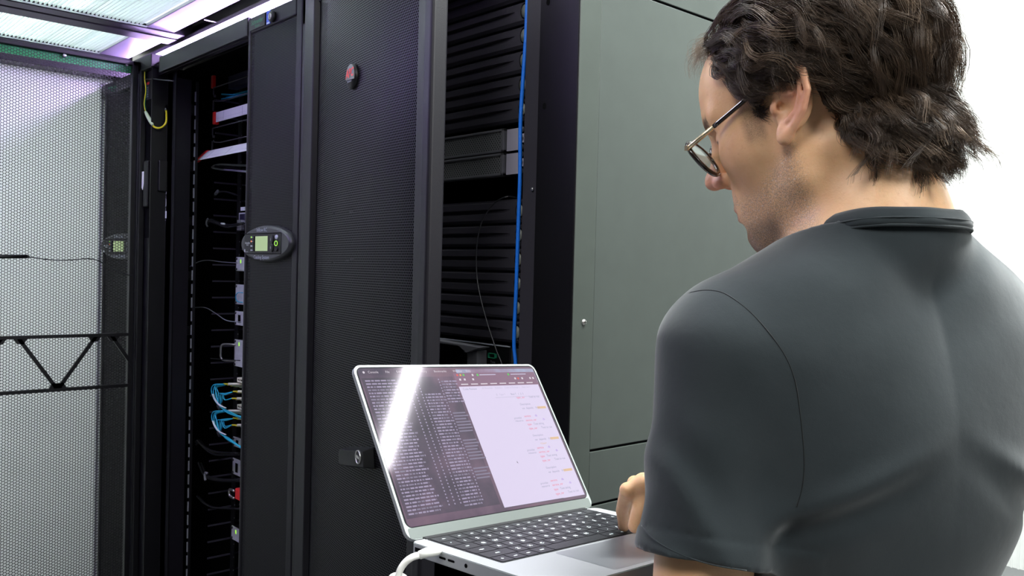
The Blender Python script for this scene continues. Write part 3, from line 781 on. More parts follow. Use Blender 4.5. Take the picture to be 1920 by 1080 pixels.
label_holder([(405, 211), (463, 193), (463, 212), (405, 229)], 1.186, .0, 'upper white label strip with red end cap in the open rack')
label_holder([(390, 283), (460, 272), (460, 290), (384, 303)], 1.165, .030, 'lower tilted white label strip with red end cap in the open rack')
p = atY(400, 154, 1.186)
tag(MB().use(M['red']).box(p[0] - .006, p[0] + .012, 1.180, 1.19, p[2] - .021, p[2] + .021).build('red_clip', None, base=p, bevel=.002), 'upright red clip at the top of the open rack', 'clip')
def bracket(x, y, label):
    p = atY(x, y, 1.18); r = MB().use(M['bezel'])
    r.tube([p + np.array(q) for q in ((-.002, 0, .020), (-.002, 0, 0), (.004, 0, -.010), (.012, 0, -.012), (.012, 0, -.004))], .0022, 6)
    r.tube([p + np.array(q) for q in ((-.002, 0, -.022), (-.002, 0, -.028), (.008, 0, -.020), (.012, 0, -.026), (.06, 0, -.032), (.40, 0, -.032))], .0020, 6)
    r.tube([p + np.array(q) for q in ((-.002, 0, .020), (.05, 0, .020), (.40, 0, .020))], .0020, 6); r.box(p[0] - .004, p[0], 1.178, 1.182, p[2] - .055, p[2] - .022)
    tag(r.build('cable_ring', None, base=p), label, 'cable guide', 'cable guides in the open rack')
bracket(401, 176, 'grey wire cable guide above the upper white label strip')
bracket(399, 252, 'grey wire cable guide above the lower white label strip')
def switch(x, y0, y1, Yf, label, kind=0):
    a = atY(x, y0, Yf); c = atY(x, y1, Yf); xl = a[0]; zt_, zb_ = a[2], c[2]
    r = empty('rack_switch', (xl, Yf, zb_), label, 'network device', 'devices with light grey faceplates in the open rack')
    MB().use(M['lightgrey']).box(xl, xl + .12, Yf, Yf + .004, zb_, zt_).build('faceplate', None, r, bevel=.001)
    MB().use(M['plastic']).box(xl + .002, -2.33, Yf + .004, Yf + .30, zb_ + .001, zt_ - .001).build('chassis', None, r)
    for z in (zt_ - .006, zb_ + .006): MB().use(M['bezel'], True).disc((xl + .006, Yf, z), (0, -1, 0), .004, .003, 12, dome=.001).build('screw', None, r)
    if kind in (1, 3): MB().use(M['ledg']).box(xl + .032, xl + .038, Yf - .001, Yf, zt_ - .020, zt_ - .008).build('indicator', None, r)
    if kind == 2: MB().use(M['dark']).box(xl + .024, xl + .042, Yf - .0008, Yf, zb_ + (zt_ - zb_) * .18, zb_ + (zt_ - zb_) * .75).build('port', None, r)
    if kind == 3:
        m_ = (zt_ + zb_) / 2; hh_ = (zt_ - zb_) * .30
        MB().use(M['steel']).tube(spline([(xl + .01, Yf, m_ + hh_), (xl - .030, Yf - .028, m_ + hh_ * .95), (xl - .036, Yf - .032, m_), (xl - .030, Yf - .028, m_ - hh_ * .95), (xl + .01, Yf, m_ - hh_)], 5), .0035, 8).build('carry_handle', None, r)
    return r
switch(443, 482, 508, 1.26, 'light grey device face with green light under the oval display', 1)
switch(442, 533, 570, 1.26, 'light grey device face crossed by a small aqua fibre loop', 0)
switch(441, 583, 609, 1.26, 'light grey device face with one dark port, mid height in the open rack', 2)
switch(440, 636, 686, 1.26, 'tall light grey device face with a bent steel carry handle', 3)
switch(437, 818, 836, 1.26, 'light grey device face just below the lower aqua fibre bundle', 2)
switch(436, 858, 888, 1.26, 'light grey device face with dark port above the red plug', 2)
switch(434, 985, 1010, 1.26, 'lowest light grey device face with a green light, near the floor side', 1)
# small display device
p = atY(448, 405, 1.24); r = empty('patch_unit', tuple(p), 'small unit with dark blue window and clear plugs above the oval display', 'network device')
MB().use(M['lightgrey']).box(p[0], p[0] + .12, 1.24, 1.245, p[2] - .030, p[2] + .010).build('faceplate', None, r)
MB().use(M['ink']).box(p[0] + .008, p[0] + .10, 1.2385, 1.24, p[2] - .016, p[2] + .006).build('window', None, r)
MB().use(M['whiteprint']).box(p[0] + .020, p[0] + .05, 1.236, 1.2385, p[2] + .016, p[2] + .028).build('label', None, r)
# cables
def cab(pts, Y, rad, mt_, name, label, n=1, spread=.004, group=None):
    P = [atY(x, y, Y + (.03 * k / len(pts))) for k, (x, y) in enumerate(pts)]; b = MB().use(M[mt_])
    for j in range(n):
        o = np.array([rng.normal() * spread * .3, rng.normal() * spread, rng.normal() * spread]) if n > 1 else np.zeros(3)
        b.tube(spline([p + o * (.4 + .6 * abs(math.sin(k * 1.3 + j))) for k, p in enumerate(P)], 6), rad, 6)
    o = b.build(name, None, base=P[-1]); return tag(o, label, 'cable', group)
cab([(470, 322), (440, 319), (415, 317), (398, 313), (410, 308), (440, 309), (472, 310)], 1.20, .0030, 'greycable', 'grey_cable', 'loop of grey cables under the lower white label strip', 2, .002)
cab([(402, 367), (412, 360), (425, 360), (445, 366)], 1.22, .0028, 'cable', 'black_cable', 'short black cable with grey tag below the grey loop')
p = atY(404, 364, 1.215); tag(MB().use(M['greycable']).tube([p, p + np.array([.02, 0, .010])], .005, 8).build('cable_tag', None, base=p), 'grey tag on the end of a short black cable', 'cable tag')
cab([(388, 418), (395, 412), (410, 418), (430, 422), (456, 418)], 1.20, .0028, 'cable', 'black_cable', 'bundle of black cables running to the small blue-window unit', 5, .004)
p = atY(388, 418, 1.19); tag(MB().use(M['greycable']).tube(spline([p + np.array(q) for q in ((.008, 0, .014), (-.002, 0, .008), (-.004, 0, -.004), (.004, 0, -.012))], 4), .003, 8).build('cable_tie', None, base=p), 'grey tie at the left end of the upper black cable bundle', 'cable tie')
p = atY(415, 419, 1.185); tag(MB().use(M['whiteprint']).tube([p, p + np.array([.025, 0, -.002])], .003, 8).build('cable_tag', None, base=p), 'white tag around the upper black cable bundle', 'cable tag')
for k in range(4):
    q0 = atY(447, 415 + k * 5, 1.225); tag(MB().use(M['silver']).box(q0[0], q0[0] + .03, 1.22, 1.232, q0[2] - .004, q0[2] + .004).build('network_plug', None, base=q0, bevel=.001), ('topmost', 'second from the top', 'third from the top', 'lowest')[k] + ' clear network plug in the stack at the small blue-window unit', 'plug', 'clear plugs at the small unit')
cab([(356, 500), (372, 491), (390, 488), (415, 491), (445, 493)], 1.20, .0016, 'greycable', 'thin_lead', 'thin grey lead reaching the device face under the oval display')
cab([(360, 577), (385, 577), (405, 588), (425, 601), (452, 604)], 1.20, .0016, 'greycable', 'thin_lead', 'thin grey lead dipping to the mid height device face')
cab([(455, 549), (446, 549), (442, 556), (445, 565), (455, 567)], 1.235, .0016, 'cyan', 'fibre_loop', 'small aqua fibre loop on a light grey device face')
cab([(395, 672), (420, 674), (450, 676)], 1.20, .0018, 'cable', 'black_cable', 'thin black cable under the steel carry handle')
cab([(368, 829), (374, 826), (385, 838), (405, 847), (450, 850)], 1.19, .0030, 'cable', 'black_cable', 'bundle of black cables below the aqua fibre bundles', 5, .004)
cab([(372, 870), (383, 892), (400, 900), (425, 902), (452, 901)], 1.19, .0030, 'cable', 'black_cable', 'tied bundle of black cables beside the red plug', 6, .005)
cab([(370, 930), (385, 945), (405, 952), (452, 954)], 1.19, .0030, 'cable', 'black_cable', 'lowest bundle of black cables in the open rack', 3, .004)
p = atY(386, 893, 1.175); tag(MB().use(M['greycable']).tube(spline([p + np.array(q) for q in ((.010, 0, .012), (-.006, 0, .010), (-.008, 0, -.004), (-.002, 0, -.014))], 4), .0042, 8).build('cable_tie', None, base=p), 'grey tie around the black cables beside the red plug', 'cable tie')
p = atY(440, 925, 1.22); tag(MB().use(M['logored']).box(p[0], p[0] + .06, 1.22, 1.24, p[2] - .018, p[2] + .018).build('red_plug', None, base=p, bevel=.004), 'dark red plug low in the open rack', 'plug')
p = atY(432, 925, 1.215); tag(MB().use(M['steel']).tube(spline([p + np.array(q) for q in ((.03, 0, .014), (-.004, 0, .012), (-.008, 0, 0), (0, 0, -.010), (.03, 0, -.010))], 5), .0042, 8).build('metal_hoop', None, base=p), 'small bent metal hoop beside the dark red plug', 'hoop')
def fibre(xs, ys, lab):
    """connector block with aqua fibres tied together"""
    r = empty('fibre_distribution_unit', tuple(atY(447, ys + 18, 1.20)), 'beige fibre patch panel with aqua cables, %s' % lab, 'patch panel', 'beige fibre patch panels')
    p = atY(449, ys, 1.20)
    MB().use(M['bezel']).box(p[0] - .020, p[0] + .15, 1.225, 1.40, p[2] - .048, p[2] - .004).build('housing', None, r)
    for row, (dx, dy) in enumerate(((-30, 15), (-12, 29), (-14, 42))):
        for c in range(4 if row == 0 else 2):
            a = atY(449 + dx + c * 7, ys + dy + c * 1.5, 1.17 + .012 * c); e = a + np.array([.055, .045, .0025])
            cn = MB().use(M['beige']).tube([a + np.array([.014, .010, .0005]), e], .0042, 4).build('connector', None, r)
            MB().use(M['yellow']).tube([a, a + np.array([.015, .011, .0006])], .0026, 6).build('boot', None, cn)
    g = MB().use(M['beige']).box(p[0] - .012, p[0] + .15, 1.198, 1.225, p[2] - .020, p[2] - .006); g.use(M['dark'])
    for k in range(6): g.disc((p[0] - .002 + k * .011, 1.198, p[2] - .012), (0, -1, 0), .003, .0006, 8)
    g.build('adapter_block', None, r)
    MB().use(M['ledg']).box(p[0] + .002, p[0] + .015, 1.222, 1.225, p[2] + .000, p[2] + .004).build('indicator', None, r)
    f = empty('fibre_bundle', tuple(atY(410, ys + 45, 1.19)), 'tied bundle of aqua fibre cables looping from the %s beige patch panel' % lab.split()[0], 'cable', 'aqua fibre bundles')
    for j in range(11):
        q = j / 10; src = [(419 + 2 * (j % 4), ys + 15 + (j % 3)), (436, ys + 30), (434, ys + 42)][0 if j < 6 else (1 if j < 9 else 2)]
        bow = -22 * (1 - q) - 2; jit = rng.normal(size=2) * 1.2
        pts = [src, (src[0] - 12 - 6 * (1 - q), src[1] + 3 + jit[0]), (397 + 22 * q + jit[1], ys + 28 + 8 * q), (403 + 14 * q, ys + 46), (413 + jit[0] * .5, ys + 57 + jit[1] * .5), (428, ys + 68 + jit[0]), (452 + 6 * xs, ys + 78 + 12 * xs + jit[1] * 1.5)]
        P = [atY(x, y, 1.165 + .006 * (j % 4)) for x, y in pts]
        MB().use(M['cyan']).tube(spline(P, 5), .0017, 6).build('fibre', None, f)
    for j in range(2):
        P = [atY(x + j * 2, y, 1.160) for x, y in ((398, ys + 34), (402, ys + 44), (410, ys + 54), (422, ys + 60))]; MB().use(M['whiteprint']).tube(spline(P, 4), .0014, 6).build('white_fibre', None, f)
    c = atY(413, ys + 57, 1.17); MB().use(M['tie']).tube([c + np.array([-.006, 0, .004]), c + np.array([.006, 0, -.006])], .0095, 10).build('tie', None, f)
fibre(0, 705, 'upper one'); fibre(.8, 755, 'lower one')
# light blue bundle near the top
P0 = [atY(424, 182, 1.24), atY(440, 180, 1.25), atY(470, 172, 1.28)]; b = MB().use(M['cyan'])
for j in range(7):
    o = rng.normal(size=3) * .005; b.tube([P0[0] + o * 1.6, P0[1] + o * .7, P0[2] + o * .6], .0028, 6)
tag(b.build('fibre_bundle', None, base=P0[0]), 'short bundle of light blue cables above the upper white label strip', 'cable')

# ================================================================== LAPTOP
LT = np.array([-.7702, .5508, 1.0736]); R1 = nrm([-.0419, .9978, -.0522]); R2 = np.array([-.5862, .0178, .81]); R2 = nrm(R2 - R2 @ R1 * R1); NN = np.cross(R1, R2)
_a = math.radians(123.42); G = math.cos(_a) * R2 + math.sin(_a) * NN; DN = np.cross(G, R1)
def LP(u, v, w_): return LT + u * R1 + v * R2 + w_ * NN
def KP(u, s, w_): return LT + u * R1 + s * G + w_ * DN
LW, LH = .3126, .2212
def rrect(u0, u1, v0, v1, r, n=7):
    out = []
    for cx, cy, a0 in ((u1 - r, v1 - r, 0), (u0 + r, v1 - r, 90), (u0 + r, v0 + r, 180), (u1 - r, v0 + r, 270)):
        for k in range(n): a = math.radians(a0 + 90 * k / (n - 1)); out.append((cx + r * math.cos(a), cy + r * math.sin(a)))
    return out
lap = empty('laptop', tuple(KP(LW / 2, .11, -.0155)), 'open space-grey laptop showing code windows, held in front of the man', 'laptop')
# lid
b = MB().use(M['alu']).prism(rrect(0, LW, 0, LH, .011), lambda u, v: LP(u, v, -.0050), lambda u, v: LP(u, v, -.0004))
b.use(M['alul']).prism(rrect(0.0, LW, 0.0, LH, .011), lambda u, v: LP(u, v, -.0004), lambda u, v: LP(u, v, .0))
lid = b.build('lid', None, lap)
glass = mat('screen_bezel_glass', (.012, .011, .014), .06, spec=.6)
MB().use(glass).prism(rrect(.0030, LW - .0030, .0135, LH - .0030, .009), lambda u, v: LP(u, v, .0), lambda u, v: LP(u, v, .0004)).build('bezel_glass', None, lid)
def screen_mat(name, col, e, noise=None):
    m = mat(name, (.01, .01, .012), .07, spec=.65); nt = m.node_tree; bs = nt.nodes['Principled BSDF']
    bs.inputs['Emission Color'].default_value = (*col, 1); bs.inputs['Emission Strength'].default_value = e
    if noise:
        tc = [n for n in nt.nodes if n.type == 'TEX_COORD'][0]; n = nt.nodes.new('ShaderNodeTexNoise'); n.inputs['Scale'].default_value = 14; n.inputs['Detail'].default_value = 5
        r = nt.nodes.new('ShaderNodeValToRGB'); nt.links.new(tc.outputs['Object'], n.inputs['Vector']); nt.links.new(n.outputs['Fac'], r.inputs[0])
        r.color_ramp.elements[0].position = .32; r.color_ramp.elements[1].position = .68
        r.color_ramp.elements[0].color = (*noise[0], 1); r.color_ramp.elements[1].color = (*noise[-1], 1)
        if len(noise) == 3: e_ = r.color_ramp.elements.new(.5); e_.color = (*noise[1], 1)
        nt.links.new(r.outputs[0], bs.inputs['Emission Color'])
    return m
S = dict(wall=screen_mat('desktop_wallpaper', (.2, .12, .2), 1., [srgb(62, 50, 70), srgb(105, 80, 100), srgb(122, 92, 108)]),
         sky=screen_mat('desktop_wallpaper_sky', (.2, .12, .2), 1., [srgb(120, 85, 105), srgb(150, 125, 150), srgb(165, 185, 215)]),
         term=screen_mat('terminal_background', (.05, .04, .06), 1., [srgb(52, 43, 56), srgb(76, 62, 80), srgb(112, 86, 106)]),
         txt=screen_mat('terminal_text', srgb(165, 152, 182), .9), txt2=screen_mat('terminal_text_dim', srgb(140, 130, 155), .8),
         page=screen_mat('document_page', srgb(226, 214, 242), .92), bar=screen_mat('browser_bar', srgb(140, 104, 128), .9),
         red=screen_mat('red_code', srgb(232, 110, 140), .95), grey=screen_mat('grey_code', srgb(160, 158, 186), .95), pale=screen_mat('pale_code', srgb(196, 188, 214), .95),
         orange=screen_mat('orange_code', srgb(226, 190, 150), .95), white=screen_mat('menu_text', srgb(225, 215, 225), .9), purple=screen_mat('purple_code', srgb(170, 130, 220), .95),
         g=screen_mat('green_dot', srgb(90, 210, 90), .9), r=screen_mat('red_dot', srgb(235, 90, 80), .9), y=screen_mat('yellow_dot', srgb(230, 180, 70), .9), dk=screen_mat('page_edge', srgb(110, 95, 115), .8))
su0, su1, sv0, sv1 = .0050, .3076, .0145, .2165
MB().use(mat('chin_aluminium', (.115, .13, .124), .5, .1, spec=.3)).prism(rrect(.004, LW - .004, .001, .0135, .002), lambda u, v: LP(u, v, .0), lambda u, v: LP(u, v, .0003)).build('chin', None, lid)
disp = MB().use(S['wall']).prism(rrect(su0, su1, sv0, sv1, .006), lambda u, v: LP(u, v, .0004), lambda u, v: LP(u, v, .00055))
def q(b, m, u0, u1, v0, v1, w_=.0006): b.use(m).add([LP(u0, v0, w_), LP(u1, v0, w_), LP(u1, v1, w_), LP(u0, v1, w_)], [(0, 1, 2, 3)])
q(disp, S['sky'], .16, su1 - .001, .192, sv1 - .003, .00058)
dobj2 = disp.build('display', None, lid)
b = MB(); q(b, S['term'], su0 + .002, .150, .024, .203, .00062)
# terminal: three columns of file listings
for (cu_, cw, n_, v_top) in ((.011, .052, 42, .199), (.094, .030, 36, .178), (.128, .028, 8, .196)):
    for k in range(n_):
        v = v_top - k * .00425
        if v < .026: break
        ln = cw * (.82 + .18 * rng.random()); x = cu_
        while x < cu_ + ln:
            w_ = .002 + .006 * rng.random(); q(b, S['txt' if rng.random() < .7 else 'txt2'], x, min(x + w_, cu_ + ln), v - .0010, v + .0009, .0007); x += w_ + .0012
for cu_ in (.071, .080, .089, .124):
    for k in range(40):
        v = .199 - k * .00425; q(b, S['txt'], cu_, cu_ + .0018, v - .0009, v + .0009, .0007)
for k in range(22):
    v = .150 - k * .00425; ln = .018 + .010 * rng.random()
    if k % 9 > 6: continue
    q(b, S['txt2'], .128, .128 + ln, v - .001, v + .0009, .0007)
b.build('terminal_window', None, dobj2)
# browser window
b = MB(); q(b, S['bar'], .153, .306, .187, .208, .00064)
for k, m_ in enumerate(('r', 'y', 'g')): q(b, S[m_], .158 + k * .0055, .161 + k * .0055, .2035, .2062, .0007)
for (u, w_) in ((.185, .003), (.194, .003), (.252, .003)): q(b, S['g' if u > .19 else 'white'], u, u + w_, .2030, .2062, .0007)
for (u, w_) in ((.199, .030), (.258, .030)): q(b, S['pale'], u, u + w_, .2040, .2054, .0007)
for u in (.160, .168, .183, .262, .268, .276, .292, .298): q(b, S['white' if u != .268 else 'r'], u, u + .0032, .1965, .1995, .0007)
for k in range(8): q(b, S['white'], .160 + k * .0175, .160 + k * .0175 + .0125, .1900, .1916, .0007)
q(b, S['page'], .1545, .3045, .0185, .1875, .00068)
T = lambda u0, v0: (lambda u, v: LP(u0 + u, v0 + v, .00078))
b.use(S['grey']).text('Code Review', .0045, T(.172, .1835)); b.use(S['pale']).text('All Branches    Actions v    Code to Package v    Help Cat v', .0038, T(.240, .1840))
q(b, S['pale'], .212, .298, .1690, .1696, .0008)
b.use(S['pale']).text('B   Type T', .0040, T(.224, .1735)); b.use(S['grey']).text('Base T   1  2  3', .0040, T(.255, .1735))
vv = .168; blocks = 0
_bt = b.text
def btx(*a_, **k_):
    if vv > .0235: _bt(*a_, **k_)
b.text = btx
for blk in range(5):
    if vv < .030: break
    for k, (rt, gt) in enumerate((('service', 'db'), ('service_var', 'db'), ('type', 'Text string'), ('type_var', 'Text to run'))):
        if blk == 0 and k < 3: continue
        b.use(S['red']).text(rt, .0045, T(.251, vv), align='LEFT'); b.use(S['purple' if k < 2 else 'grey']).text(gt, .0045, T(.251 + .0030 * len(rt), vv), align='LEFT'); vv -= .0062
    vv -= .0045; b.use(S['grey']).text('Description', .0042, T(.2525, vv), align='LEFT'); vv -= .0062
    b.use(S['grey']).text('var  depends    from', .0042, T(.2535, vv), align='LEFT')
    if vv > .0235: b.use(S['orange']).box(.2835, .3005, vv - .0018, vv + .0016, .0007, .00078, T=lambda u, v, w_: LP(u, v, w_))
    vv -= .0062
    if blk % 2: b.use(S['orange']).text('      <class>', .0042, T(.2535, vv), align='LEFT')
    vv -= .0058
    b.use(S['grey']).text('provider\nresource', .0042, T(.231, vv - .004), align='LEFT')
q(b, S['dk'], .1545, .262, .0178, .0188, .0008)
b.use(S['dk']).add([LP(.205, .077, .0008), LP(.2065, .073, .0008), LP(.2045, .0745, .0008)], [(0, 1, 2)])
b.build('browser_window', None, dobj2)
b = MB().use(S['white'])
x = .019
for t_ in ('Console', 'File', 'Edit', 'View', 'History', 'Bookmarks', 'Window', 'Help'):
    b.text(t_, .0046, T(x, .2108), align='LEFT'); x += .0030 * len(t_) + .0050
b.disc(tuple(LP(.013, .2108, .0006)), NN, .0016, .0001, 14)
b.build('menu_bar', None, dobj2)
# base
b = MB().use(M['alu']).prism(rrect(0, LW, .002, LH, .011), lambda u, v: KP(u, v, -.0125), lambda u, v: KP(u, v, -.0012))
b.use(M['alul']).prism(rrect(0, LW, .002, LH, .011), lambda u, v: KP(u, v, -.0012), lambda u, v: KP(u, v, -.0008))
b.use(M['alu']).prism(rrect(.0006, LW - .0006, .0026, LH - .0006, .0105), lambda u, v: KP(u, v, -.0008), lambda u, v: KP(u, v, 0))
b.use(M['alu']).prism(rrect(.006, LW - .006, .008, LH - .006, .011), lambda u, v: KP(u, v, -.0155), lambda u, v: KP(u, v, -.0125))
base = b.build('base', None, lap)
MB().use(M['keywell']).box(.020, LW - .020, -.004, .006, -.0095, .0015, T=KP).build('hinge', None, lap, bevel=.001)
kb = MB().use(M['keywell']).prism(rrect(.0200, LW - .0200, .0065, .1270, .003), lambda u, v: KP(u, v, 0), lambda u, v: KP(u, v, .0003)).build('keyboard', None, base)
pu = (LW - .0425) / 14.5
rows = [(['esc'] + ['F%d' % k for k in range(1, 13)] + [''], [1.5] + [1] * 13),
        (['`', '1', '2', '3', '4', '5', '6', '7', '8', '9', '0', '-', '=', 'delete'], [1] * 13 + [1.5]),
        (['tab'] + list('QWERTYUIOP[]') + ['\\'], [1.5] + [1] * 13),
        (['caps'] + list("ASDFGHJKL;'") + ['return'], [1.75] + [1] * 11 + [1.75]),
        (['shift'] + list('ZXCVBNM,./') + ['shift'], [2.25] + [1] * 10 + [2.25]),
        (['fn', 'ctrl', 'opt', 'cmd', '', 'cmd', 'opt', '', '', ''], [1, 1, 1, 1.25, 5, 1.25, 1, 1, 1, 1])]
sv = .0078; rh = .0197
for ri, (names, ws) in enumerate(rows):
    x = .0212
    for nm_, wd in zip(names, ws):
        k0, k1 = x + .0009, x + wd * pu - .0009; s0, s1 = sv + .0009, sv + rh - .0009; x += wd * pu
        b = MB().use(M['key']).prism(rrect(k0, k1, s0, s1, .0015, 3), lambda u, v: KP(u, v, .0003), lambda u, v: KP(u, v, .0010))
        b.use(M['legend']); cx_, cy_ = (k0 + k1) / 2, (s0 + s1) / 2
        if nm_:
            sz = .0062 if len(nm_) == 1 else .0036
            b.text(nm_, sz, lambda u, v, cx_=cx_, cy_=cy_: KP(cx_ + u, cy_ - v, .00108), bold=True)
        b.build('key', None, kb)
    sv += rh
MB().use(mat('trackpad_glass', (.33, .34, .37), .30, .55)).prism(rrect(.0920, .2206, .1315, .2130, .004), lambda u, v: KP(u, v, .0), lambda u, v: KP(u, v, .00012)).build('trackpad', None, base)
# ports on the left side
for s_, w_ in ((.058, .0045), (.072, .0045)):
    MB().use(M['dark']).prism([(s_ + a_, c_) for a_, c_ in ((-w_, -.0012), (w_, -.0012), (w_ + .0012, 0), (w_, .0012), (-w_, .0012), (-w_ - .0012, 0))], lambda u, v: KP(-.00015, u, v - .0062), lambda u, v: KP(.0002, u, v - .0062)).build('port', None, base)
MB().use(M['dark']).disc(tuple(KP(.0002, .095, -.0062)), -R1, .0022, .0004, 16).build('headphone_socket', None, base)
MB().use(M['dark']).prism([(.012, -.0085), (.030, -.0085), (.030, -.0040), (.012, -.0040)], lambda u, v: KP(-.00015, u, v), lambda u, v: KP(.0002, u, v)).build('port', None, base)
# charging cable
def onside(x, y):
    P0 = KP(0, 0, 0); r_ = ray(x, y); s_ = ((P0 - CAM_C) @ R1) / (r_ @ R1); return CAM_C + r_ * s_
pe = onside(822, 1033); pe = pe - R1 * .0005
r = empty('charging_cable', tuple(pe), 'thick white charging cable plugged into the left side of the laptop', 'cable')
d0 = pe - R1 * .001; dep = -ray(822, 1033)
Pp = [pe + R1 * .0, pe - R1 * .012 + np.array([-.003, 0, .000]), pe - R1 * .024 + np.array([-.010, .0, -.001])]
dz = (M_ := CAM_M.T @ (pe - CAM_C))[2] * -1
A = [atD(818, 1033, dz - .010), atD(800, 1036, dz - .014), atD(786, 1041, dz - .016)]
MB().use(M['rubberwhite']).tube([pe, A[0], A[0] * .5 + A[1] * .5, A[1], A[2]], [.0045, .0050, .0050, .0050, .0044], 14).build('plug', None, r)
B = [A[2], atD(771, 1046, dz - .02), atD(757, 1058, dz - .02), atD(748, 1076, dz - .02), atD(744, 1110, dz - .02), atD(750, 1180, dz - .0), atD(790, 1400, dz), atD(800, 2200, dz)]
MB().use(M['rubberwhite']).tube(spline(B, 8), .0036, 12).build('lead', None, r)
c1 = atD(735, 1092, dz - .012); c2 = atD(760, 1092, dz - .03); C3 = [atD(722, 1100, dz - .02), c1, atD(745, 1078, dz - .024), c2, atD(775, 1130, dz - .02)]
MB().use(M['rubberwhite']).tube(spline([atD(724, 1100, dz), atD(735, 1083, dz - .01), atD(745, 1080, dz - .014), atD(758, 1084, dz - .018), atD(768, 1105, dz - .02)], 5), .0036, 12).build('coil', None, r)

# ================================================================== THE MAN
HO = np.array([-.4495, .7988, 1.5288])
HB = np.array([[-.9344, -.1818, -.3063], [.2132, -.9743, -.0720], [-.2853, -.1326, .9492]])   # rows: forward, left, up
def HW(x, y=None, z=None):
    q_ = np.array(x if y is None else (x, y, z), float); return HO + q_ @ HB
NK = np.array([-.392, .815, 1.404]); _by = math.radians(66)
BF = np.array([-math.sin(_by), math.cos(_by), 0]); BL = np.array([-math.cos(_by), -math.sin(_by), 0]); BU = np.array([0, 0, 1.])
BB = np.array([BF, BL, BU])
def BW(x, y, z): return NK + np.array([x, y, z], float) @ BB

f4 = np.float32
def ell(P, c, r):
    q_ = (P - np.array(c, f4)) / np.array(r, f4); k0 = np.sqrt((q_ * q_).sum(-1)) + 1e-9
    k1 = np.sqrt(((q_ / np.array(r, f4)) ** 2).sum(-1)) + 1e-9; return k0 * (k0 - 1) / k1
def cap(P, a, b, ra, rb=None):
    rb = ra if rb is None else rb; a = np.array(a, f4); b = np.array(b, f4); ba = b - a
    h = np.clip(((P - a) @ ba) / (ba @ ba), 0, 1); return np.sqrt(((P - a - h[..., None] * ba) ** 2).sum(-1)) - (ra + (rb - ra) * h)
def sph(P, c, r): return np.sqrt(((P - np.array(c, f4)) ** 2).sum(-1)) - r
def su(a, b, k):
    h = np.clip(.5 + .5 * (b - a) / k, 0, 1); return b + (a - b) * h - k * h * (1 - h)
def ss(a, b, k):   # a minus b
    h = np.clip(.5 - .5 * (a + b) / k, 0, 1); return a + (-b - a) * h + k * h * (1 - h)
def chain(P, pts, rs, k=None):
    d = None
    for i in range(len(pts) - 1):
        e = cap(P, pts[i], pts[i + 1], rs[i], rs[i + 1]); d = e if d is None else (np.minimum(d, e) if k is None else su(d, e, k))
    return d

def polygonize(sdf, lo, hi, h, N=16, pad=1.0):
    """naive surface nets over sparse blocks -> verts, quads"""
    lo = np.array(lo, float); n = np.ceil((np.array(hi) - lo) / h).astype(int) + 1; nb = np.ceil(n / N).astype(int)
    gb = np.stack(np.meshgrid(*[np.arange(k) for k in nb], indexing='ij'), -1).reshape(-1, 3)
    cen = (lo + (gb + .5) * N * h).astype(f4); d = sdf(cen); rad = N * h * .5 * 1.75 + 3 * h
    act = gb[np.abs(d) < rad * 1.35 * pad]; ids = []; pos = []; quads = []
    n1 = N + 2; loc = np.stack(np.meshgrid(*[np.arange(n1)] * 3, indexing='ij'), -1) - 1
    corners = [(i, j, k) for i in (0, 1) for j in (0, 1) for k in (0, 1)]
    edges = [(a, b) for a in range(8) for b in range(a + 1, 8) if sum(abs(corners[a][t] - corners[b][t]) for t in range(3)) == 1]
    BIG = 1 << 20
    for B in range(0, len(act), 24):
        blk = act[B:B + 24]; gi = blk[:, None, None, None, :] * N + loc[None]
        P = (lo + gi * h).astype(f4); D_ = sdf(P.reshape(-1, 3)).reshape(P.shape[:-1])
        C = np.stack([D_[:, i:n1 - 1 + i, j:n1 - 1 + j, k:n1 - 1 + k] for i, j, k in corners], -1)
        s_ = C < 0; ac = s_.any(-1) & ~s_.all(-1)
        if not ac.any(): continue
        Cc = C[ac]; num = np.zeros((len(Cc), 3)); cnt = np.zeros(len(Cc))
        for a, b in edges:
            da, db = Cc[:, a], Cc[:, b]; m_ = (da < 0) != (db < 0); t = np.where(m_, da / np.where(m_, da - db, 1), 0)
            pa, pb = np.array(corners[a], float), np.array(corners[b], float)
            num += np.where(m_[:, None], pa + t[:, None] * (pb - pa), 0); cnt += m_
        g0 = gi[:, :n1 - 1, :n1 - 1, :n1 - 1][ac]
        pos.append(lo + (g0 + num / cnt[:, None]) * h)
        key = lambda g: ((g[..., 0] + 8) * BIG + (g[..., 1] + 8)) * BIG + (g[..., 2] + 8)
        ids.append(key(g0))
        own = D_[:, 1:, 1:, 1:]     # grid points 0..N
        for ax in range(3):
            o_ = [0, 0, 0]; o_[ax] = 1
            a = D_[:, 1:N + 1, 1:N + 1, 1:N + 1]; b = D_[:, 1 + o_[0]:N + 1 + o_[0], 1 + o_[1]:N + 1 + o_[1], 1 + o_[2]:N + 1 + o_[2]]
            m_ = (a < 0) != (b < 0)
            if not m_.any(): continue
            g = gi[:, 1:N + 1, 1:N + 1, 1:N + 1][m_]; sg = (a < 0)[m_]
            u_, v_ = (ax + 1) % 3, (ax + 2) % 3; eu = np.zeros(3, int); ev = np.zeros(3, int); eu[u_] = 1; ev[v_] = 1
            q_ = np.stack([key(g - eu - ev), key(g - ev), key(g), key(g - eu)], 1)
            q_[~sg] = q_[~sg][:, ::-1]; quads.append(q_)
    ids = np.concatenate(ids); pos = np.concatenate(pos); quads = np.concatenate(quads)
    uid, first = np.unique(ids, return_index=True); V = pos[first]
    idx = np.searchsorted(uid, quads); ok = (idx < len(uid)).all(1); idx = idx[ok]; quads = quads[ok]; ok = (uid[idx] == quads).all(1)
    return V, idx[ok]
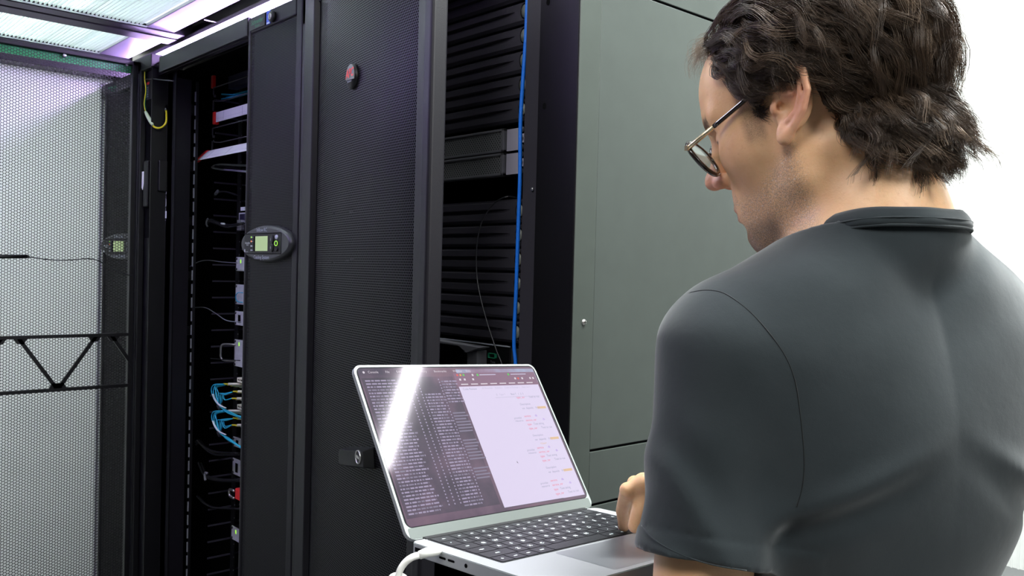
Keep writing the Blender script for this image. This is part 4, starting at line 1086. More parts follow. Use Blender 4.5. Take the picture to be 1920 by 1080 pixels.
def smooth_mesh(V, Q, it=2, lam=.5):
    e = np.concatenate([Q[:, [0, 1]], Q[:, [1, 2]], Q[:, [2, 3]], Q[:, [3, 0]]]); e = np.concatenate([e, e[:, ::-1]])
    deg = np.bincount(e[:, 0], minlength=len(V))[:, None]
    for _ in range(it):
        s_ = np.stack([np.bincount(e[:, 0], V[e[:, 1], k], minlength=len(V)) for k in range(3)], 1)
        V = V + lam * (s_ / np.maximum(deg, 1) - V)
    return V

# ---- head shape, in head coordinates (forward, left, up; origin between the ear canals)
def head_sdf(P):
    Pm = P.copy(); Pm[:, 1] = np.abs(Pm[:, 1])
    d = ell(P, (-.010, 0, .044), (.098, .073, .086))
    d = su(d, ell(P, (.034, 0, .046), (.063, .060, .060)), .03)
    d = su(d, ell(P, (.036, 0, -.032), (.054, .057, .074)), .03)
    d = su(d, cap(Pm, (.004, .046, -.060), (.066, .012, -.100), .0185, .0175), .028)
    d = su(d, cap(Pm, (.000, .056, .0), (.006, .050, -.058), .016, .017), .02)
    d = su(d, ell(P, (.070, 0, -.100), (.021, .022, .019)), .018)
    d = su(d, ell(P, (.074, 0, -.064), (.022, .030, .030)), .022)
    d = su(d, ell(Pm, (.050, .041, -.012), (.028, .019, .022)), .03)
    d = su(d, cap(Pm, (.088, .006, .031), (.073, .046, .030), .0115, .009), .016)
    d = ss(d, sph(Pm, (.094, .032, .008), .0155), .014)
    # eyeball and lids, looking down
    d = su(d, sph(Pm, (.0725, .032, .008), .0135), .004)
    d = su(d, cap(Pm, (.0845, .022, .007), (.078, .044, .006), .0028, .0022), .003)
    # nose
    d = su(d, cap(P, (.090, 0, .022), (.108, 0, -.018), .0075, .0095), .012)
    d = su(d, ell(P, (.1125, 0, -.024), (.0115, .0105, .0100)), .008)
    d = su(d, ell(Pm, (.100, .0125, -.029), (.0110, .0065, .0085)), .006)
    d = ss(d, ell(Pm, (.1035, .0085, -.0385), (.0070, .0036, .0060)), .003)
    # lips
    d = su(d, cap(Pm, (.0965, 0, -.0600), (.083, .023, -.0665), .0055, .0025), .006)
    d = su(d, cap(Pm, (.0945, 0, -.0725), (.083, .021, -.0680), .0062, .0025), .006)
    d = ss(d, cap(Pm, (.1030, 0, -.0662), (.085, .026, -.0672), .0012), .003)
    d = ss(d, cap(Pm, (.098, .0, -.084), (.086, .014, -.084), .004), .010)
    # ears
    ca_, sa_ = math.cos(.30), math.sin(.30); ex_ = (Pm[:, 0] - .003) * 1.04; ez_ = (Pm[:, 2] - .009) * 1.06
    Pe = np.stack([ex_ * ca_ + ez_ * sa_, Pm[:, 1], -ex_ * sa_ + ez_ * ca_], 1).astype(f4)
    e = ell(Pe, (-.012, .0745, .004), (.020, .0065, .031))
    e = su(e, chain(Pe, [(.003, .0755, .014), (-.001, .0800, .030), (-.014, .0855, .0365), (-.027, .0890, .028), (-.0310, .0890, .010), (-.0260, .0860, -.008), (-.015, .0815, -.024), (-.006, .0780, -.034)], [.0028, .0034, .0040, .0040, .0036, .0036, .0045, .0062]), .003)
    e = su(e, ell(Pe, (-.006, .0785, -.028), (.0085, .0045, .0110)), .004)
    e = ss(e, ell(Pe, (-.008, .0875, -.004), (.0100, .0105, .0130)), .003)
    e = ss(e, ell(Pe, (-.010, .0880, .0235), (.0100, .0075, .0075)), .003)
    e = su(e, chain(Pe, [(-.0215, .0850, .022), (-.0230, .0855, .008), (-.0190, .0840, -.008), (-.0100, .0815, -.0165)], [.0025, .0030, .0030, .0028]), .003)
    e = su(e, cap(Pe, (.002, .0775, .0115), (-.014, .0820, .0085), .0030, .0022), .003)
    e = su(e, ell(Pe, (.0045, .0785, -.003), (.0040, .0045, .0070)), .003)
    e = ss(e, sph(Pe, (-.0015, .0770, -.002), .0042), .002)
    return su(d, e, .004)
NB0 = HW(-.028, 0, -.060); NB1 = BW(.004, 0, .018)
def to_head(P): return ((P - HO) @ HB.T).astype(f4)
def to_body(P): return ((P - NK) @ BB.T).astype(f4)

# arm joints (world)
LS = BW(.005, .154, -.100); LE = np.array([-.441, .618, 1.030]); LWR = np.array([-.655, .655, 1.030])
RS = BW(.005, -.172, -.100); RE = np.array([-.424, 1.016, 1.118]); RW = np.array([-.528, .865, 1.128])
# right hand, fingers over the keys
def fing(a, b, c, d): return [np.array(p, float) for p in (a, b, c, d)]
TIP = KP(.2255, .119, .0075)
mcp = atD(1207, 905, .925)
RF = []
for k, (off, L_, lift) in enumerate(((0, 1.0, 0), (.0205, 1.08, .001), (.040, 1.0, -.003), (.057, .86, -.008))):
    m0 = mcp + R1 * off + np.array([-.004 * (k == 1) + .006 * (k == 3), 0, -.003 * k])
    tp = TIP + R1 * (off * 1.02) + G * (-.012 * (k == 1) - .004 * (k == 2) + .012 * (k == 3)) + DN * (.003 * (k != 0))
    pip = atD(1176, 919, .925) + R1 * off + np.array([-.006 * (k == 1) + .007 * (k == 3), 0, .004 * (k == 1) - .006 * (k == 3)])
    dip = pip * .42 + tp * .58 + G * (-.0045) + DN * .001
    RF.append(fing(m0, pip, dip, tp))
RTH = [atD(1228, 915, .940), atD(1208, 938, .928), atD(1199, 962, .924), atD(1191, 986, .924)]
# left hand, palm up under the base
LPALM = KP(.085, .135, -.0155) - DN * .021
LF = []
for k, off in enumerate((0, .021, .042, .060)):
    m0 = LPALM + np.array([-.045, .040 - off * 1.0 + .0, .0]) ; LF.append(fing(m0, m0 + np.array([-.036, .010, .001]), m0 + np.array([-.060, .017, .003]), m0 + np.array([-.080, .022, .005])))
LTH = [LPALM + np.array([.030, .030, -.004]), LPALM + np.array([.008, .060, .000]), LPALM + np.array([-.012, .080, .003]), LPALM + np.array([-.028, .092, .005])]
def hand_sdf(P, wr, fingers, thumb, s=1.0):
    kn = [f_[0] for f_ in fingers]; d = None
    for i, f_ in enumerate(fingers):
        r_ = [.0098, .0092, .0084, .0074]; r_ = [x * s * (1, 1.02, .98, .88)[i] for x in r_]
        m = chain(P, f_, r_); d = m if d is None else np.minimum(d, m)
        d = np.minimum(d, sph(P, f_[1], r_[1] * 1.07))
    pal = None
    for i in range(4):
        b0 = wr + (kn[i] - wr) * .18 + (kn[i] - kn[1]) * -.35 * .0
        m = cap(P, b0, kn[i], .0165 * s, .0118 * s); pal = m if pal is None else su(pal, m, .010)
    d = su(d, pal, .006)
    d = su(d, chain(P, thumb, [.0150 * s, .0120 * s, .0108 * s, .0092 * s]), .010)
    return d
LEG_L0 = BW(.02, .095, -.50); LEG_R0 = BW(.02, -.095, -.50)
FTL = np.array([LEG_L0[0] - .02, LEG_L0[1] - .02, .09]); FTR = np.array([LEG_R0[0] + .03, LEG_R0[1] + .02, .09])
KNL = (LEG_L0 + FTL) / 2 + BF * .03; KNR = (LEG_R0 + FTR) / 2 + BF * .02
def torso_sdf(Q):
    """Q in body coordinates"""
    Qm = Q.copy(); Qm[:, 1] = np.abs(Qm[:, 1])
    d = ell(Q, (.030, 0, -.16), (.112, .155, .150))
    d = su(d, cap(Qm, (-.018, .052, -.062), (.004, .150, -.100), .044, .050), .05)
    d = su(d, ell(Qm, (-.026, .080, -.150), (.052, .085, .110)), .07)
    d = su(d, ell(Q, (.035, 0, -.34), (.100, .108, .190)), .08)
    d = su(d, ell(Q, (.025, 0, -.50), (.108, .160, .120)), .06)
    d = su(d, cap(Qm, (-.014, .018, .008), (-.010, .066, -.048), .046, .038), .04)
    return d
def body_sdf(P):
    P = P.astype(f4); dh = np.full(len(P), .5, f4)
    nh = np.sqrt(((P - HO.astype(f4)) ** 2).sum(-1)); m = nh < .24
    dh = (nh - .16).astype(f4)
    if m.any(): dh[m] = head_sdf(to_head(P[m]))
    d = su(dh, cap(P, NB0, NB1, .0545, .0600), .030)
    # neck muscles from behind the ear to the collarbone
    d = su(d, cap(P, HW(-.022, .048, -.040), BW(.060, .020, -.020), .013, .012), .020)
    d = su(d, cap(P, HW(-.060, 0, -.030), BW(-.030, 0, .000), .040, .045), .035)
    d = su(d, torso_sdf(to_body(P)), .030)
    arm = su(chain(P, [LS, LE], [.050, .040], None), chain(P, [LE, LE * .45 + LWR * .55, LWR], [.040, .036, .025]), .02)
    d = su(d, arm, .03)
    arm = su(chain(P, [RS, RE], [.050, .040]), chain(P, [RE, RE * .45 + RW * .55, RW], [.040, .035, .025]), .02)
    d = su(d, arm, .03)
    for wr, f_, t_, hs in ((RW, RF, RTH, .86), (LWR, LF, LTH, .95)):
        c = (wr + f_[1][1]) / 2; nh = np.sqrt(((P - c.astype(f4)) ** 2).sum(-1)); m = nh < .20
        if m.any(): dd = np.full(len(P), .1, f4); dd[m] = hand_sdf(P[m], wr, f_, t_, hs); d = su(d, dd, .012)
    leg = np.minimum(chain(P, [LEG_L0, KNL, FTL], [.085, .055, .040]), chain(P, [LEG_R0, KNR, FTR], [.085, .055, .040]))
    d = su(d, leg, .03)
    for ft in (FTL, FTR): d = su(d, cap(P, ft + np.array([0, 0, -.050]), ft + BF * .14 + np.array([0, 0, -.060]), .032, .024), .03)
    return d
def boxd(P, lo, hi):
    lo = np.array(lo, f4); hi = np.array(hi, f4); return np.maximum((lo - P).max(-1), (P - hi).max(-1))
person = empty('person', (float(NK[0]), float(NK[1]), 0), 'man in a dark grey T-shirt and round glasses typing on a laptop, seen from behind', 'person')
regs = [((-.66, .58, 1.385), (-.28, .98, 1.70), .00155), ((-.80, .62, 1.03), (-.49, .92, 1.20), .0016), ((-.90, .50, .98), (-.42, .86, 1.10), .003)]
parts_ = []
zc = NK[2] - .05
def cut_head(P): return np.maximum(body_sdf(P), zc - P[:, 2].astype(f4))
def inR(P): return boxd(P, (-.80, .62, 1.062), (-.500, .96, 1.25))
def cut_hand(P): return np.maximum(body_sdf(P), inR(P))
def cut_rest(P): return np.maximum(np.maximum(body_sdf(P), P[:, 2].astype(f4) - zc), -inR(P))
allV = []; allQ = []; off = 0; tagv = []
for fn, lo, hi, h in ((cut_head, (-.66, .58, 1.35), (-.22, 1.02, 1.71), .00160), (cut_hand, (-.82, .60, 1.05), (-.49, .98, 1.26), .0016), (cut_rest, (-1.0, .40, .0), (-.05, 1.35, 1.40), .0042)):
    V, Qd = polygonize(fn, lo, hi, h); V = smooth_mesh(V, Qd, 2); allV.append(V); allQ.append(Qd + off); off += len(V); tagv.append(np.full(len(V), len(tagv)))
V = np.concatenate(allV); Qd = np.concatenate(allQ)

# skin
hl = to_head(V)
def sm(a, b, x): t = np.clip((x - a) / (b - a), 0, 1); return t * t * (3 - 2 * t)
hy = np.abs(hl[:, 1]); near = (np.sqrt((hl ** 2).sum(1)) < .2)
beard = sm(.0, -.02, hl[:, 2] + .035 - .55 * np.clip(.035 - hl[:, 0], -.02, .05)) * sm(-.125, -.105, hl[:, 2]) * sm(-.008, .012, hl[:, 0]) * near
mous = np.exp(-((hl[:, 0] - .097) / .02) ** 2 - ((hl[:, 2] + .052) / .009) ** 2) * (hy < .032) * near
beard = np.clip(beard * (1 - .85 * np.exp(-((hl[:, 2] + .066) / .006) ** 2) * (hl[:, 0] > .084)) + mous, 0, 1)
side_b = sm(.020, .028, hl[:, 0]) * sm(.050, .040, hl[:, 0]) * sm(-.022, -.006, hl[:, 2]) * sm(.040, .020, hl[:, 2]) * (hy > .045) * near
chin_d = side_b * .75 + np.clip(sm(-.075, -.095, hl[:, 2]) * sm(.035, .055, hl[:, 0]), 0, 1) * near
lips = np.exp(-((hl[:, 2] + .0665) / .0065) ** 2) * sm(.084, .090, hl[:, 0]) * (hy < .022) * near
red = (np.exp(-((hl[:, 0] + .014) / .03) ** 2 - ((hl[:, 2] - .003) / .035) ** 2) * sm(.074, .083, hy) + .9 * np.exp(-(((hl[:, 0] - .112) / .016) ** 2 + ((hl[:, 2] + .028) / .016) ** 2)) + .25 * np.exp(-((hy - .05) / .02) ** 2 - ((hl[:, 2] + .01) / .02) ** 2) * (hl[:, 0] > .04)) * near
brow = np.exp(-((hl[:, 2] - .029 - .12 * (hy - .02) * (hy < .04)) / .0045) ** 2) * (hy > .012) * (hy < .052) * sm(.055, .068, hl[:, 0]) * near
lash = np.exp(-((hl[:, 2] - .0055) / .0016) ** 2) * (hl[:, 0] > .078) * (hy > .02) * (hy < .046) * near
skin = bpy.data.materials.new('skin'); skin.use_nodes = True; nt = skin.node_tree; L = nt.links; bs = nt.nodes['Principled BSDF']
bs.inputs['Roughness'].default_value = .46; bs.inputs['Subsurface Weight'].default_value = .25; bs.inputs['Subsurface Radius'].default_value = (1, .35, .18); bs.inputs['Subsurface Scale'].default_value = .005
bs.inputs['Specular IOR Level'].default_value = .45
tc = nt.nodes.new('ShaderNodeTexCoord')
def noise(scale, det=4, rough=.6):
    n = nt.nodes.new('ShaderNodeTexNoise'); n.inputs['Scale'].default_value = scale; n.inputs['Detail'].default_value = det; n.inputs['Roughness'].default_value = rough; L.new(tc.outputs['Object'], n.inputs['Vector']); return n.outputs['Fac']
def mixc(fac, a, b):
    m = nt.nodes.new('ShaderNodeMix'); m.data_type = 'RGBA'
    for s_, v in ((0, fac), (6, a), (7, b)):
        if isinstance(v, (int, float)): m.inputs[s_].default_value = v
        elif isinstance(v, tuple): m.inputs[s_].default_value = (*v, 1)
        else: L.new(v, m.inputs[s_])
    return m.outputs[2]
def mth(op, a, b=None):
    m = nt.nodes.new('ShaderNodeMath'); m.operation = op
    for i, v in enumerate((a, b)):
        if v is None: continue
        if isinstance(v, (int, float)): m.inputs[i].default_value = v
        else: L.new(v, m.inputs[i])
    return m.outputs[0]
def rng_(v, a, b, c=0., d=1.):
    m = nt.nodes.new('ShaderNodeMapRange'); L.new(v, m.inputs[0]); m.inputs[1].default_value = a; m.inputs[2].default_value = b; m.inputs[3].default_value = c; m.inputs[4].default_value = d; return m.outputs[0]
at = nt.nodes.new('ShaderNodeAttribute'); at.attribute_name = 'skin_marks'; sp = nt.nodes.new('ShaderNodeSeparateColor'); L.new(at.outputs['Color'], sp.inputs[0])
at2 = nt.nodes.new('ShaderNodeAttribute'); at2.attribute_name = 'skin_marks2'; sp2 = nt.nodes.new('ShaderNodeSeparateColor'); L.new(at2.outputs['Color'], sp2.inputs[0])
c = mixc(rng_(noise(22, 5), .35, .65), (.66, .375, .200), (.75, .455, .260))
c = mixc(rng_(noise(150, 3), .60, .75, 0, .35), c, (.52, .26, .14))
c = mixc(mth('MULTIPLY', sp.outputs[1], .62), c, (.74, .30, .22))
c = mixc(mth('MULTIPLY', sp.outputs[2], .75), c, (.50, .18, .15))
st = mth('MULTIPLY', sp.outputs[0], rng_(noise(900, 2), .46, .58, .08, .62)); c = mixc(st, c, (.20, .165, .135))
c = mixc(mth('MULTIPLY', sp.outputs[0], rng_(noise(700, 2), .60, .68, 0, .7)), c, (.72, .64, .58))
c = mixc(mth('MULTIPLY', sp2.outputs[0], .8), c, (.07, .045, .03)); c = mixc(mth('MULTIPLY', sp2.outputs[1], .85), c, (.03, .02, .018))
c = mixc(mth('MULTIPLY', sp2.outputs[2], rng_(noise(1600, 2), .40, .60, .35, .8)), c, (.045, .040, .034))
L.new(c, bs.inputs['Base Color'])
bp = nt.nodes.new('ShaderNodeBump'); bp.inputs['Strength'].default_value = .35; bp.inputs['Distance'].default_value = .0006; L.new(noise(420, 4), bp.inputs['Height']); L.new(bp.outputs[0], bs.inputs['Normal'])
bo = np_mesh('body', V, Qd, skin, person, smooth=True)
def colattr(o, name, r, g, b_):
    ca = o.data.color_attributes.new(name, 'FLOAT_COLOR', 'POINT'); ca.data.foreach_set('color', np.stack([r, g, b_, np.ones(len(r))], 1).astype('f').ravel())
colattr(bo, 'skin_marks', beard, np.clip(red, 0, 1), np.clip(lips, 0, 1)); colattr(bo, 'skin_marks2', brow, lash, np.clip(chin_d, 0, 1))

# ---- T-shirt
LHEM = np.array([-.452, .600, 1.115]); LHEM = LS + (LE - LS) * .66
RHEM = RS + (RE - RS) * .72
def fold(P):
    Q_ = to_body(P); x, y, z = Q_[:, 0], Q_[:, 1], Q_[:, 2]
    w_ = .0016 * np.sin(38 * y + 9 * z + 3 * np.sin(9 * z + 2)) * sm(-.05, -.20, z) * (.4 + .6 * np.sin(5 * y + 1) ** 2)
    w_ += .0013 * np.sin(70 * z + 20 * y + 2 * np.sin(20 * y)) * np.exp(-((z + .035) / .05) ** 2)
    # drape pulled from the armpit across the back
    for s_ in (1, -1):
        u = (y * s_ - .150); v = z + .235
        ridge = v - .55 * (.150 - y * s_) * .9
        w_ += .0045 * np.exp(-(ridge / .013) ** 2) * sm(.02, -.02, u) * sm(-.14, -.02, u + .02)
        w_ -= .0050 * np.exp(-((ridge + .022) / .014) ** 2) * sm(.02, -.02, u) * sm(-.14, -.02, u + .02)
    return w_.astype(f4)
def sleeve(P, S_, H_, r0, r1):
    a = S_; b_ = H_; ax = nrm(b_ - a); d = cap(P, a - ax * .0, b_ + ax * .05, r0, r1 + (r1 - r0) * .2)
    t = (P - a.astype(f4)) @ ax.astype(f4); Ltot = np.linalg.norm(b_ - a)
    d = d - .0022 * np.sin(60 * t + 3 * np.sin((P @ np.array([25, 31, 7], f4)))) * sm(.03, .12, t)
    return d, t - Ltot, ax
def seam_plane(Q_, s_):
    """signed distance to the armhole plane, in body coordinates"""
    n_ = nrm((.05, 1.0, .26)); return (Q_ * np.array([1, s_, 1], f4)) @ n_.astype(f4) - f4((.05 * 0 + 1.0 * .158 + .26 * -.10) / np.linalg.norm((.05, 1, .26)))
def ring_z(x, y):
    a_ = np.arctan2(y / .0655, (x + .016) / .064); return .002 - .36 * (x + .035) + .014 * np.sin(a_) ** 2
def shirt_sdf(P):
    P = P.astype(f4); Q_ = to_body(P)
    Qd_ = Q_.copy(); 
    d = torso_sdf(Q_) - .009
    d = su(d, ell(Q_, (-.030, 0, -.150), (.056, .130, .120)), .04)
    # loose drape of the back between shoulder blades and waist
    d = su(d, ell(Q_, (-.012, .004, -.225), (.095, .140, .150)), .05)
    d = su(d, ell(Q_, (.034, .014, -.46), (.116, .134, .18)), .08)
    d = su(d, ell(Q_, (.024, 0, -.56), (.135, .195, .11)), .06)
    for S_, H_, r0, r1, s_ in ((LS, LHEM, .0560, .0600, 1), (RS, RHEM, .0570, .0600, -1)):
        e, t, ax = sleeve(P, S_, H_, r0, r1)
        e = np.maximum(e, t)
        inner = np.maximum(cap(P, S_, H_ + ax * .08, r0 - .009, r1 - .0075), -(t + .035)); e = np.maximum(e, -inner)
        d = su(d, e, .022)
        inner2 = np.maximum(cap(P, S_, H_ + ax * .08, r0 - .009, r1 - .0075), -(t + .030)); d = np.maximum(d, -inner2)
        # armhole seam groove and raised hem line
        sd = seam_plane(Q_, s_); w_ = np.exp(-(sd / .0016) ** 2) - .7 * np.exp(-((sd + .004) / .0025) ** 2)
        near_ = (np.sqrt(((P - H_.astype(f4)) ** 2).sum(-1)) < .10)
        d = d + (.0011 * np.exp(-((t + .0215) / .0014) ** 2) * near_).astype(f4) - (.0008 * sm(-.020, -.017, t) * near_).astype(f4)
    d = d - fold(P)
    # neck opening
    d = su(d, cap(P, NB0, NB1 + (NB1 - NB0) * .3, .0640, .0700), .020)
    d = su(d, cap(P, HW(-.060, 0, -.030), BW(-.030, 0, .000), .050, .055), .020)
    rr = np.sqrt((Q_[:, 0] + .016) ** 2 + Q_[:, 1] ** 2)
    nz = np.maximum(Q_[:, 2] - ring_z(Q_[:, 0], Q_[:, 1]) - .002, rr - .105)
    nz2 = Q_[:, 2] - .055
    d = np.maximum(d, -np.maximum(-nz * 1.0, -9)) if False else np.maximum(d, np.where(rr < .105, Q_[:, 2] - ring_z(Q_[:, 0], Q_[:, 1]) - .002, -1)).astype(f4)
    d = np.maximum(d, nz2.astype(f4))
    return np.maximum(d, (.86 - P[:, 2]))
V, Qd = polygonize(shirt_sdf, (-.75, .40, .84), (-.05, 1.30, 1.47), .0028); V = smooth_mesh(V, Qd, 2)
def fabric(name, c0, c1):
    m = bpy.data.materials.new(name); m.use_nodes = True; nt = m.node_tree; L = nt.links; b_ = nt.nodes['Principled BSDF']
    b_.inputs['Roughness'].default_value = .92; b_.inputs['Specular IOR Level'].default_value = .15; b_.inputs['Sheen Weight'].default_value = .35; b_.inputs['Sheen Roughness'].default_value = .45
    tc = nt.nodes.new('ShaderNodeTexCoord'); n = nt.nodes.new('ShaderNodeTexNoise'); n.inputs['Scale'].default_value = 14; n.inputs['Detail'].default_value = 6; L.new(tc.outputs['Object'], n.inputs['Vector'])
    r = nt.nodes.new('ShaderNodeValToRGB'); r.color_ramp.elements[0].position = .3; r.color_ramp.elements[1].position = .7; r.color_ramp.elements[0].color = (*c0, 1); r.color_ramp.elements[1].color = (*c1, 1)
    L.new(n.outputs['Fac'], r.inputs[0]); L.new(r.outputs[0], b_.inputs['Base Color'])
    n2 = nt.nodes.new('ShaderNodeTexNoise'); n2.inputs['Scale'].default_value = 1500; n2.inputs['Detail'].default_value = 2; L.new(tc.outputs['Object'], n2.inputs['Vector'])
    n3 = nt.nodes.new('ShaderNodeTexNoise'); n3.inputs['Scale'].default_value = 26; n3.inputs['Detail'].default_value = 4; L.new(tc.outputs['Object'], n3.inputs['Vector'])
    ad = nt.nodes.new('ShaderNodeMath'); ad.operation = 'MULTIPLY_ADD'; ad.inputs[1].default_value = .12; L.new(n2.outputs['Fac'], ad.inputs[0]); L.new(n3.outputs['Fac'], ad.inputs[2])
    bp = nt.nodes.new('ShaderNodeBump'); bp.inputs['Strength'].default_value = .22; bp.inputs['Distance'].default_value = .003; L.new(ad.outputs[0], bp.inputs['Height']); L.new(bp.outputs[0], b_.inputs['Normal'])
    return m
M['shirt'] = fabric('washed_charcoal_jersey', (.018, .0235, .0265), (.025, .0315, .035)); M['rib'] = fabric('washed_charcoal_rib', (.018, .0235, .0265), (.024, .0305, .034)); M['jeans'] = fabric('dark_denim', (.02, .025, .045), (.03, .036, .06))
M['seam'] = fabric('seam_thread', (.006, .007, .008), (.010, .012, .013))
sh = np_mesh('t_shirt', V, Qd, M['shirt'], person, smooth=True)
# stitched seams, laid on the cloth surface
def on_cloth(o_, d_, t0, t1):
    t_ = np.linspace(t0, t1, 700); Pw = o_ + t_[:, None] * d_; k_ = np.where(shirt_sdf(Pw) < 0)[0]; return Pw[k_[0]] if len(k_) else None
def seam_from(pix, rad, name, m):
    pts = [on_cloth(CAM_C, ray(x, y), .60, .95) for x, y in [tuple(v) for v in spline([(x, y, 0) for x, y in pix], 6)[:] for v in [v[:2]]]]
    pts = [p_ for p_ in pts if p_ is not None]
    if len(pts) > 4:
        run = np.array(pts)
        for _ in range(2): run[1:-1] = (run[:-2] + run[1:-1] + run[2:]) / 3
        MB().use(m).tube(list(run), rad, 6).build(name, None, sh, base=person['_b'])
seam_from([(1292, 549), (1320, 544), (1350, 547), (1375, 560), (1410, 588), (1445, 628), (1475, 672), (1492, 720), (1500, 775), (1506, 830), (1508, 880), (1503, 920), (1494, 950)], .00065, 'armhole_seam', M['seam'])
seam_from([(1203, 985), (1218, 1004), (1245, 1024), (1290, 1045), (1340, 1060), (1400, 1070)], .0006, 'hem_stitching', M['rib'])
# same armhole seam on the far side
for a_ in (0,):
    n_ = nrm((.05, 1.0, .26)) * np.array([1, -1, 1]); c0 = to_body(RS[None])[0].astype(float); pts = []
    u_ = nrm(np.cross(n_, (0, 0, 1.))); v_ = np.cross(u_, n_)
    for ang in np.linspace(0, 2 * math.pi, 60):
        d_ = (u_ * math.cos(ang) + v_ * math.sin(ang)) @ BB; Pw = RS + np.linspace(.16, .0, 200)[:, None] * d_; k_ = np.where(shirt_sdf(Pw) < 0)[0]
        if len(k_) and 0 < k_[0] and np.linalg.norm(Pw[k_[0]] - RS) < .10: pts.append(Pw[k_[0]])
        elif len(pts) > 5: break
    if len(pts) > 6: MB().use(M['seam']).tube(pts, .0011, 6).build('armhole_seam', None, sh, base=person['_b'])
# ribbed collar
def collar_pt(a, r_, h):
    ca, sa = math.cos(a), math.sin(a)
    x = -.016 + (.064 + r_) * ca + .012 * ca * (ca > 0); y = (.0655 + r_) * sa
    z = float(ring_z(x, y)) + h
    return BW(x, y, z)
n = 96; prof = [(.0095, -.008), (.0115, -.004), (.0095, .0020), (.0062, .0075), (.0030, .0115), (.0005, .0120), (.0010, .006), (.0040, -.006)]
vs = []; 
for k in range(n):
    a = 2 * math.pi * k / n
    for r_, h in prof: vs.append(collar_pt(a, r_ + .0006 * math.sin(9 * a), h))
m_ = len(prof); Fq = np.array([[k * m_ + j, k * m_ + (j + 1) % m_, ((k + 1) % n) * m_ + (j + 1) % m_, ((k + 1) % n) * m_ + j] for k in range(n) for j in range(m_)])
co = np_mesh('collar', np.array(vs), Fq[:, ::-1], M['rib'], sh, smooth=True, base=person['_b'])
b = MB().use(M['rib'])
b.tube([collar_pt(2 * math.pi * k / 72, .0104, -.0072) for k in range(73)], .0012, 6)
b.tube([collar_pt(2 * math.pi * k / 72, .0104, -.0005) for k in range(73)], .0008, 6)
b.build('collar_stitching', None, co, base=person['_b'])
# trousers and shoes (below the picture)
def trouser_sdf(P):
    P = P.astype(f4); d = chain(P, [LEG_L0, KNL, FTL + np.array([0, 0, .02])], [.090, .070, .066]); d = np.minimum(d, chain(P, [LEG_R0, KNR, FTR + np.array([0, 0, .02])], [.090, .070, .066]))
    d = su(d, ell(to_body(P), (.022, 0, -.52), (.108, .145, .12)), .05); return np.maximum(np.maximum(d, P[:, 2] - .90), .07 - P[:, 2])
V, Qd = polygonize(trouser_sdf, (-.75, .35, .03), (.1, 1.4, 1.0), .008); np_mesh('trousers', smooth_mesh(V, Qd, 2), Qd, M['jeans'], person, smooth=True)
for ft in (FTL, FTR):
    def shoe(P, ft=ft):
        P = P.astype(f4); d = cap(P, ft + np.array([.0, 0, -.048]) - BF * .05, ft + BF * .16 + np.array([0, 0, -.055]), .046, .040); return np.maximum(d, .004 - P[:, 2])
    V, Qd = polygonize(shoe, ft - .3, ft + .3, .006); np_mesh('shoe', smooth_mesh(V, Qd, 1), Qd, M['black'], person, smooth=True)
# finger nails
nail = mat('finger_nail', (.75, .50, .42), .25)
for i, f_ in enumerate(RF):
    tp, dp = f_[3], f_[2]; t = nrm(tp - dp); outw = nrm(-G * .75 + DN * .1 - R1 * .65); outw = nrm(outw - outw @ t * t); sd = np.cross(t, outw); b = MB().use(nail, True)
    c0 = tp - t * .002; vs = []
    for a in np.linspace(-.75, .75, 7):
        for u in np.linspace(-.0045, .0060, 5): rr = .0072 * (1, .98, .95, .86)[i]; vs.append(c0 + t * u + (outw * math.cos(a) + sd * math.sin(a)) * (rr if u < .005 else rr * .97))
    b.add(vs, [(i_ * 5 + j, i_ * 5 + j + 1, (i_ + 1) * 5 + j + 1, (i_ + 1) * 5 + j) for i_ in range(6) for j in range(4)]); b.build('finger_nail', None, person)

# ---- glasses
gl = empty('eyeglasses', tuple(HW(.09, 0, .0)), 'round tortoiseshell glasses with pale metal temple fronts on the man\'s nose', 'glasses')
tort = mat('tortoiseshell_acetate', (.016, .009, .007), .18, var=.85, vscale=90, coat=.6); gold = mat('pale_gold_metal', (.80, .66, .45), .25, .85); lensm = mat('lens_glass', (.93, .96, .94), .02, trans=1.0)
lensm.node_tree.nodes['Principled BSDF'].inputs['IOR'].default_value = 1.12
GC = np.array([.108, 0, -.001]); GF = nrm((1.0, 0, -.38)); GU = nrm(np.array([.38, 0, 1.0])); GL = np.array([0, 1., 0])
def GP(x, y, z): return HW(*(GC + GF * x + GL * y + GU * z))     # x toward the front
def rim(s_, k, n=44, grow=0., x=0.):
    a = 2 * math.pi * k / n; cy, cz = .0330, -.0015; ry, rz = .0245 + grow, .0225 + grow
    y = cy + ry * math.cos(a) * (1.03 if math.sin(a) > 0 else 1.0); z = cz + rz * math.sin(a) * (1.0 if math.sin(a) < 0 else .93)
    return GP(x - .10 * (y - .01) ** 2 * 18 * .1 - .09 * max(0, y - .0) * .6, s_ * y, z)
fr = None
for s_ in (1, -1):
    P = [rim(s_, k) for k in range(45)]; b = MB().use(tort).tube(P, .0026, 8, caps=False)
    o = b.build('rim', None, gl)
    V0 = [rim(s_, k, grow=-.001) for k in range(44)]; V1 = [rim(s_, k, grow=-.001, x=-.0015) for k in range(44)]
    MB().use(lensm).add(V0 + V1, [tuple(range(44)), tuple(range(87, 43, -1))] + [(k, (k + 1) % 44, 44 + (k + 1) % 44, 44 + k) for k in range(44)]).build('lens', None, gl)
b = MB().use(tort).tube(spline([GP(-.001, .0095, .006), GP(.002, 0, .010), GP(-.001, -.0095, .006)], 6), .0019, 8).build('bridge', None, gl)
